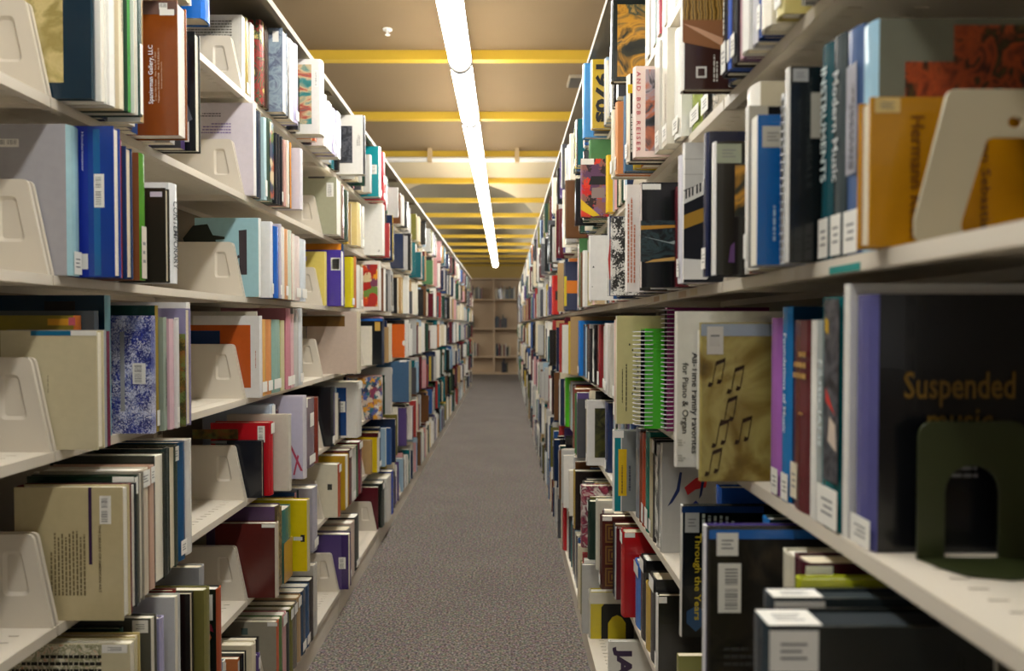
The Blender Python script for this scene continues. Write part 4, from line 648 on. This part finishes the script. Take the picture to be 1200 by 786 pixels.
for b in single:
    sx, X, y, z, t, H, D = place(b); typ = b['typ']
    root = empty('book', (X, y, z))
    wh = ROWN[b['row']] + ', ' + NTH[b['bay']] + (' left bay' if sx > 0 else ' right bay')
    if b['look']: lab = b['look'] + ', ' + wh
    else:
        sz = ('slim ' if t < .018 else 'thick ' if t > .034 else '') + ('tall ' if H > .26 else 'short ' if H < .2 else '')
        cc = b['cname'] if b['cname'] == b['sname'] else b['sname'] + ' spined ' + b['cname']
        ty = {'S': 'hardback', 'B': 'paperback', 'P': 'book, pages out', 'C': 'book'}[typ]
        lab = sz + cc + ' ' + ty + ', ' + OR2[b['ord']] + ' along ' + wh
    if lab in seen: print('DUPLICATE LABEL', lab)
    if len(lab.replace(',', '').split()) > 16: print('LONG', len(lab.split()), lab)
    seen.add(lab); tag(root, lab, 'book', 'books of the ' + ('left' if sx > 0 else 'right') + ' stack')
    c, pg = MB(), MB()
    cover_geo(c, sx, t, H, D, typ, b['cov'], b['spn'], pages=b['opt'].get('pg', random.choice(('e8e2d0', 'ece8dc', 'ddd2b8'))), pm=0, mbp=pg)
    cm = A[b['opt']['art']] if 'art' in b['opt'] else M['cover']
    link('cover', c.mesh('cover', cm), root); link('pages', pg.mesh('pages', M['page']), root)
    dec = list(b['dec'])
    if not b['opt'].get('nolab') and typ in 'SB' and t > .009 and b['d0'] < 4.2 and random.random() < (.35 if sx > 0 and b['row'] < 5 else .6):
        h = .032
        dec.append(('lab', 's', t*.1, H - h - .003 if b['row'] > 4 and random.random() < .6 else .012, t*.8, h))
    if not b['hero'] and typ != 'P' and random.random() < .5 and t > .012:
        dec.append(('ln', 's', t*.3, H*.35, t*.4, H*.4, 2 if t > .02 else 1, random.choice(('e8e2d0', '2a2a2a')) if b['spn'] not in ('e8e6df', 'ddd2b6', 'efe8d6', 'b9b8b4') else '333333', 'v'))
    deco(root, sx, t, H, D, dec, typ)
    if b['opt'].get('coil'):
        mb = MB(); n = int(H / .0095); u = -.001 * 0
        for i in range(n):
            zc = .008 + i * .0095; R = t*.5 + .003
            pts = [(sx*(-.006 + R*math.cos(a)), t/2 + R*math.sin(a), zc) for a in [2*math.pi*j/10 for j in range(11)]]
            for p, q in zip(pts, pts[1:]): tube(mb, p, q, .0011, 4)
        link('spiral_coil', mb.mesh('spiral_coil', M['coil']), root)
    if b['opt'].get('lean'): root.rotation_euler.x = math.radians(b['opt']['lean'])
mb = MB()
for b in mass:
    sx, X, y, z, t, H, D = place(b)
    cover_geo(mb, sx, t, H, D, b['typ'], b['cov'], b['spn'], o=(X, y, z))
    if b not in hidden and b['d0'] < 9 and b['typ'] != 'P' and t > .012 and random.random() < .6:
        zz = z + (H - .04 if b['row'] > 4 else .01); x = X + sx*.0006
        mb.box((x, y + t*.15, zz), (x - sx*.0004, y + t*.85, zz + .032), STK, 0)
st = link('book_rows', mb.mesh('book_rows', [M['cover'], M['page']])); st['kind'] = 'stuff'
st['label'] = 'far rows of shelved books running down both stacks'; st['category'] = 'books'
# the few small books of the bookcase closing the aisle
mb = MB()
BKY, BKX = 18.6, -.32
BKZ = [0.02, H0 - .8, H0 - .066, H0 + .686]
for ri, segs in ((3, ((-1.05, -.62), (-.29, .2))), (2, ((-1.02, -.85), (-.29, .0))), (1, ((-1.02, -.74), (-.29, .08))), (0, ((-.12, .02),))):
    for xa, xb in segs:
        x = xa
        while x < xb:
            t = random.uniform(.02, .05); H = random.uniform(.22, .36); c = random.choice(('2a2c30', '3c3a3a', '20303c', 'c8c2b4', '6a3a34', '4a4a3a', 'a89a80', '1c2030'))
            mb.box((x, BKY + .01, BKZ[ri] + .021), (x + t, BKY + .2, BKZ[ri] + .02 + H), c, 0); x += t + .003
st = link('scattered_books', mb.mesh('scattered_books', [M['cover'], M['page']])); st['kind'] = 'stuff'
st['label'] = 'few small books on the bookcase at the far end'; st['category'] = 'books'

# ---------------------------------------------------------------- bookcase closing the aisle
for i, x in enumerate((BKX - .914, BKX)):
    t = empty('bookcase', (x, BKY, 0)); tag(t, 'sparsely filled tan bookcase at the end of the aisle, ' + ('left' if i == 0 else 'right') + ' one', 'bookcase', 'bookcases closing the aisle')
    mb = MB(); mb.box((0, .3, 0), (.914, .32, H0 + 1.25)); link('back_panel', mb.mesh('back_panel', M['wood']), t)
    for s in (0, .892): mb = MB(); mb.box((s, 0, 0), (s + .022, .3, H0 + 1.25)); link('side_panel', mb.mesh('side_panel', M['wood']), t)
    for z in BKZ + [H0 + 1.23]: mb = MB(); mb.box((.022, 0, z - .02), (.892, .3, z + .02)); link('shelf', mb.mesh('shelf', M['wood']), t)

# ---------------------------------------------------------------- supports standing on the shelves
def plate(pts_out, holes, th, name, m, parent, sx=-1):
    """flat sheet in the X-Z plane with openings, extruded along Y"""
    cu = bpy.data.curves.new(name, 'CURVE'); cu.dimensions = '2D'; cu.fill_mode = 'BOTH'; cu.extrude = th / 2; cu.bevel_depth = .0006; cu.bevel_resolution = 1
    for pts in [pts_out] + holes:
        s = cu.splines.new('POLY'); s.points.add(len(pts) - 1); s.use_cyclic_u = True
        for i, (x, y) in enumerate(pts): s.points[i].co = (x, y, 0, 1)
    ob = bpy.data.objects.new(name, cu); COL.objects.link(ob)
    me = bpy.data.meshes.new_from_object(ob.evaluated_get(bpy.context.evaluated_depsgraph_get()))
    bpy.data.objects.remove(ob); bpy.data.curves.remove(cu)
    me.transform(Matrix.Rotation(math.pi/2, 4, 'X')); me.materials.clear(); me.materials.append(m)
    return link(name, me, parent)
zt = zrow('R', 4)
t = empty('bookend', (.405, .702, zt + .001)); tag(t, 'dark green steel bookend with an arched opening, on the white shelf', 'bookend')
arch = [(.026 + .027 + .027*math.cos(a), .066 + .027*math.sin(a)) for a in [math.pi*i/10 for i in range(11)]]
plate(rounded([(0, 0), (.026, 0)], 0, 1) if 0 else [(0, 0), (.026, 0)] + arch[::-1] + [(.080, 0), (.106, 0)] + [(.106 - .014 + .014*math.cos(a), .121 + .014*math.sin(a)) for a in [math.pi/2*i/5 for i in range(6)]] + [(.014 - .014*math.sin(a), .121 + .014*math.cos(a)) for a in [math.pi/2*i/5 for i in range(6)]], [], .0016, 'upright_plate', M['green'], t)
mb = MB(); n = 8
pl = [(0, 0), (.106, 0), (.106, -.05)] + [(.05 + .0, -.062)] + [(.018, -.052), (.006, -.03)]
mb.add([(x, y, .0012) for x, y in pl] + [(x, y, 0) for x, y in pl], [tuple(range(6))[::-1], tuple(range(6, 12))] + [(i, (i+1) % 6, 6+(i+1) % 6, 6+i) for i in range(6)])
link('foot_plate', mb.mesh('foot_plate', M['green']), t)
zt = zrow('R', 3)
t = empty('book_support', (.368, .652, zt + .0018)); tag(t, 'beige steel book support with a cut-out, in front of the mustard book', 'book support')
o = rounded([(.24, 0), (.24, .136), (.031, .136), (.0025, .02), (.0025, 0)], .008, 5)
hole = rounded([(.040, .006), (.115, .006), (.115, .094), (.066, .094)], .010, 5)
dot = [(.091 + .0072*math.cos(2*math.pi*i/14), .107 + .0055*math.sin(2*math.pi*i/14)) for i in range(14)]
plate(o, [hole, dot], .003, 'support_plate', M['tan'], t)
# bits of tape and paper on the shelf fronts
tp = BAYS['R', 0]
for i, (y, w, c) in enumerate(((.80, .07, '2a8a84'),)):
    mb = MB(); mb.box((-.0006, .0, -.017), (0, w, -.009), c); link('coloured_tape', mb.mesh('coloured_tape', M['flat']), tp, (0, y - tp.location.y - .06, zrow('R', 3)))
tp = BAYS['R', 1]
for i in range(6):
    mb = MB(); mb.box((-.0006, 0, -.0155), (0, .05 + .01*(i % 3), -.003), ('d8ccaa', 'c2a88a', 'ddd6c2')[i % 3]); link('shelf_label', mb.mesh('shelf_label', M['sticker']), tp, (0, .16 + .085*i, zrow('R', 3)))
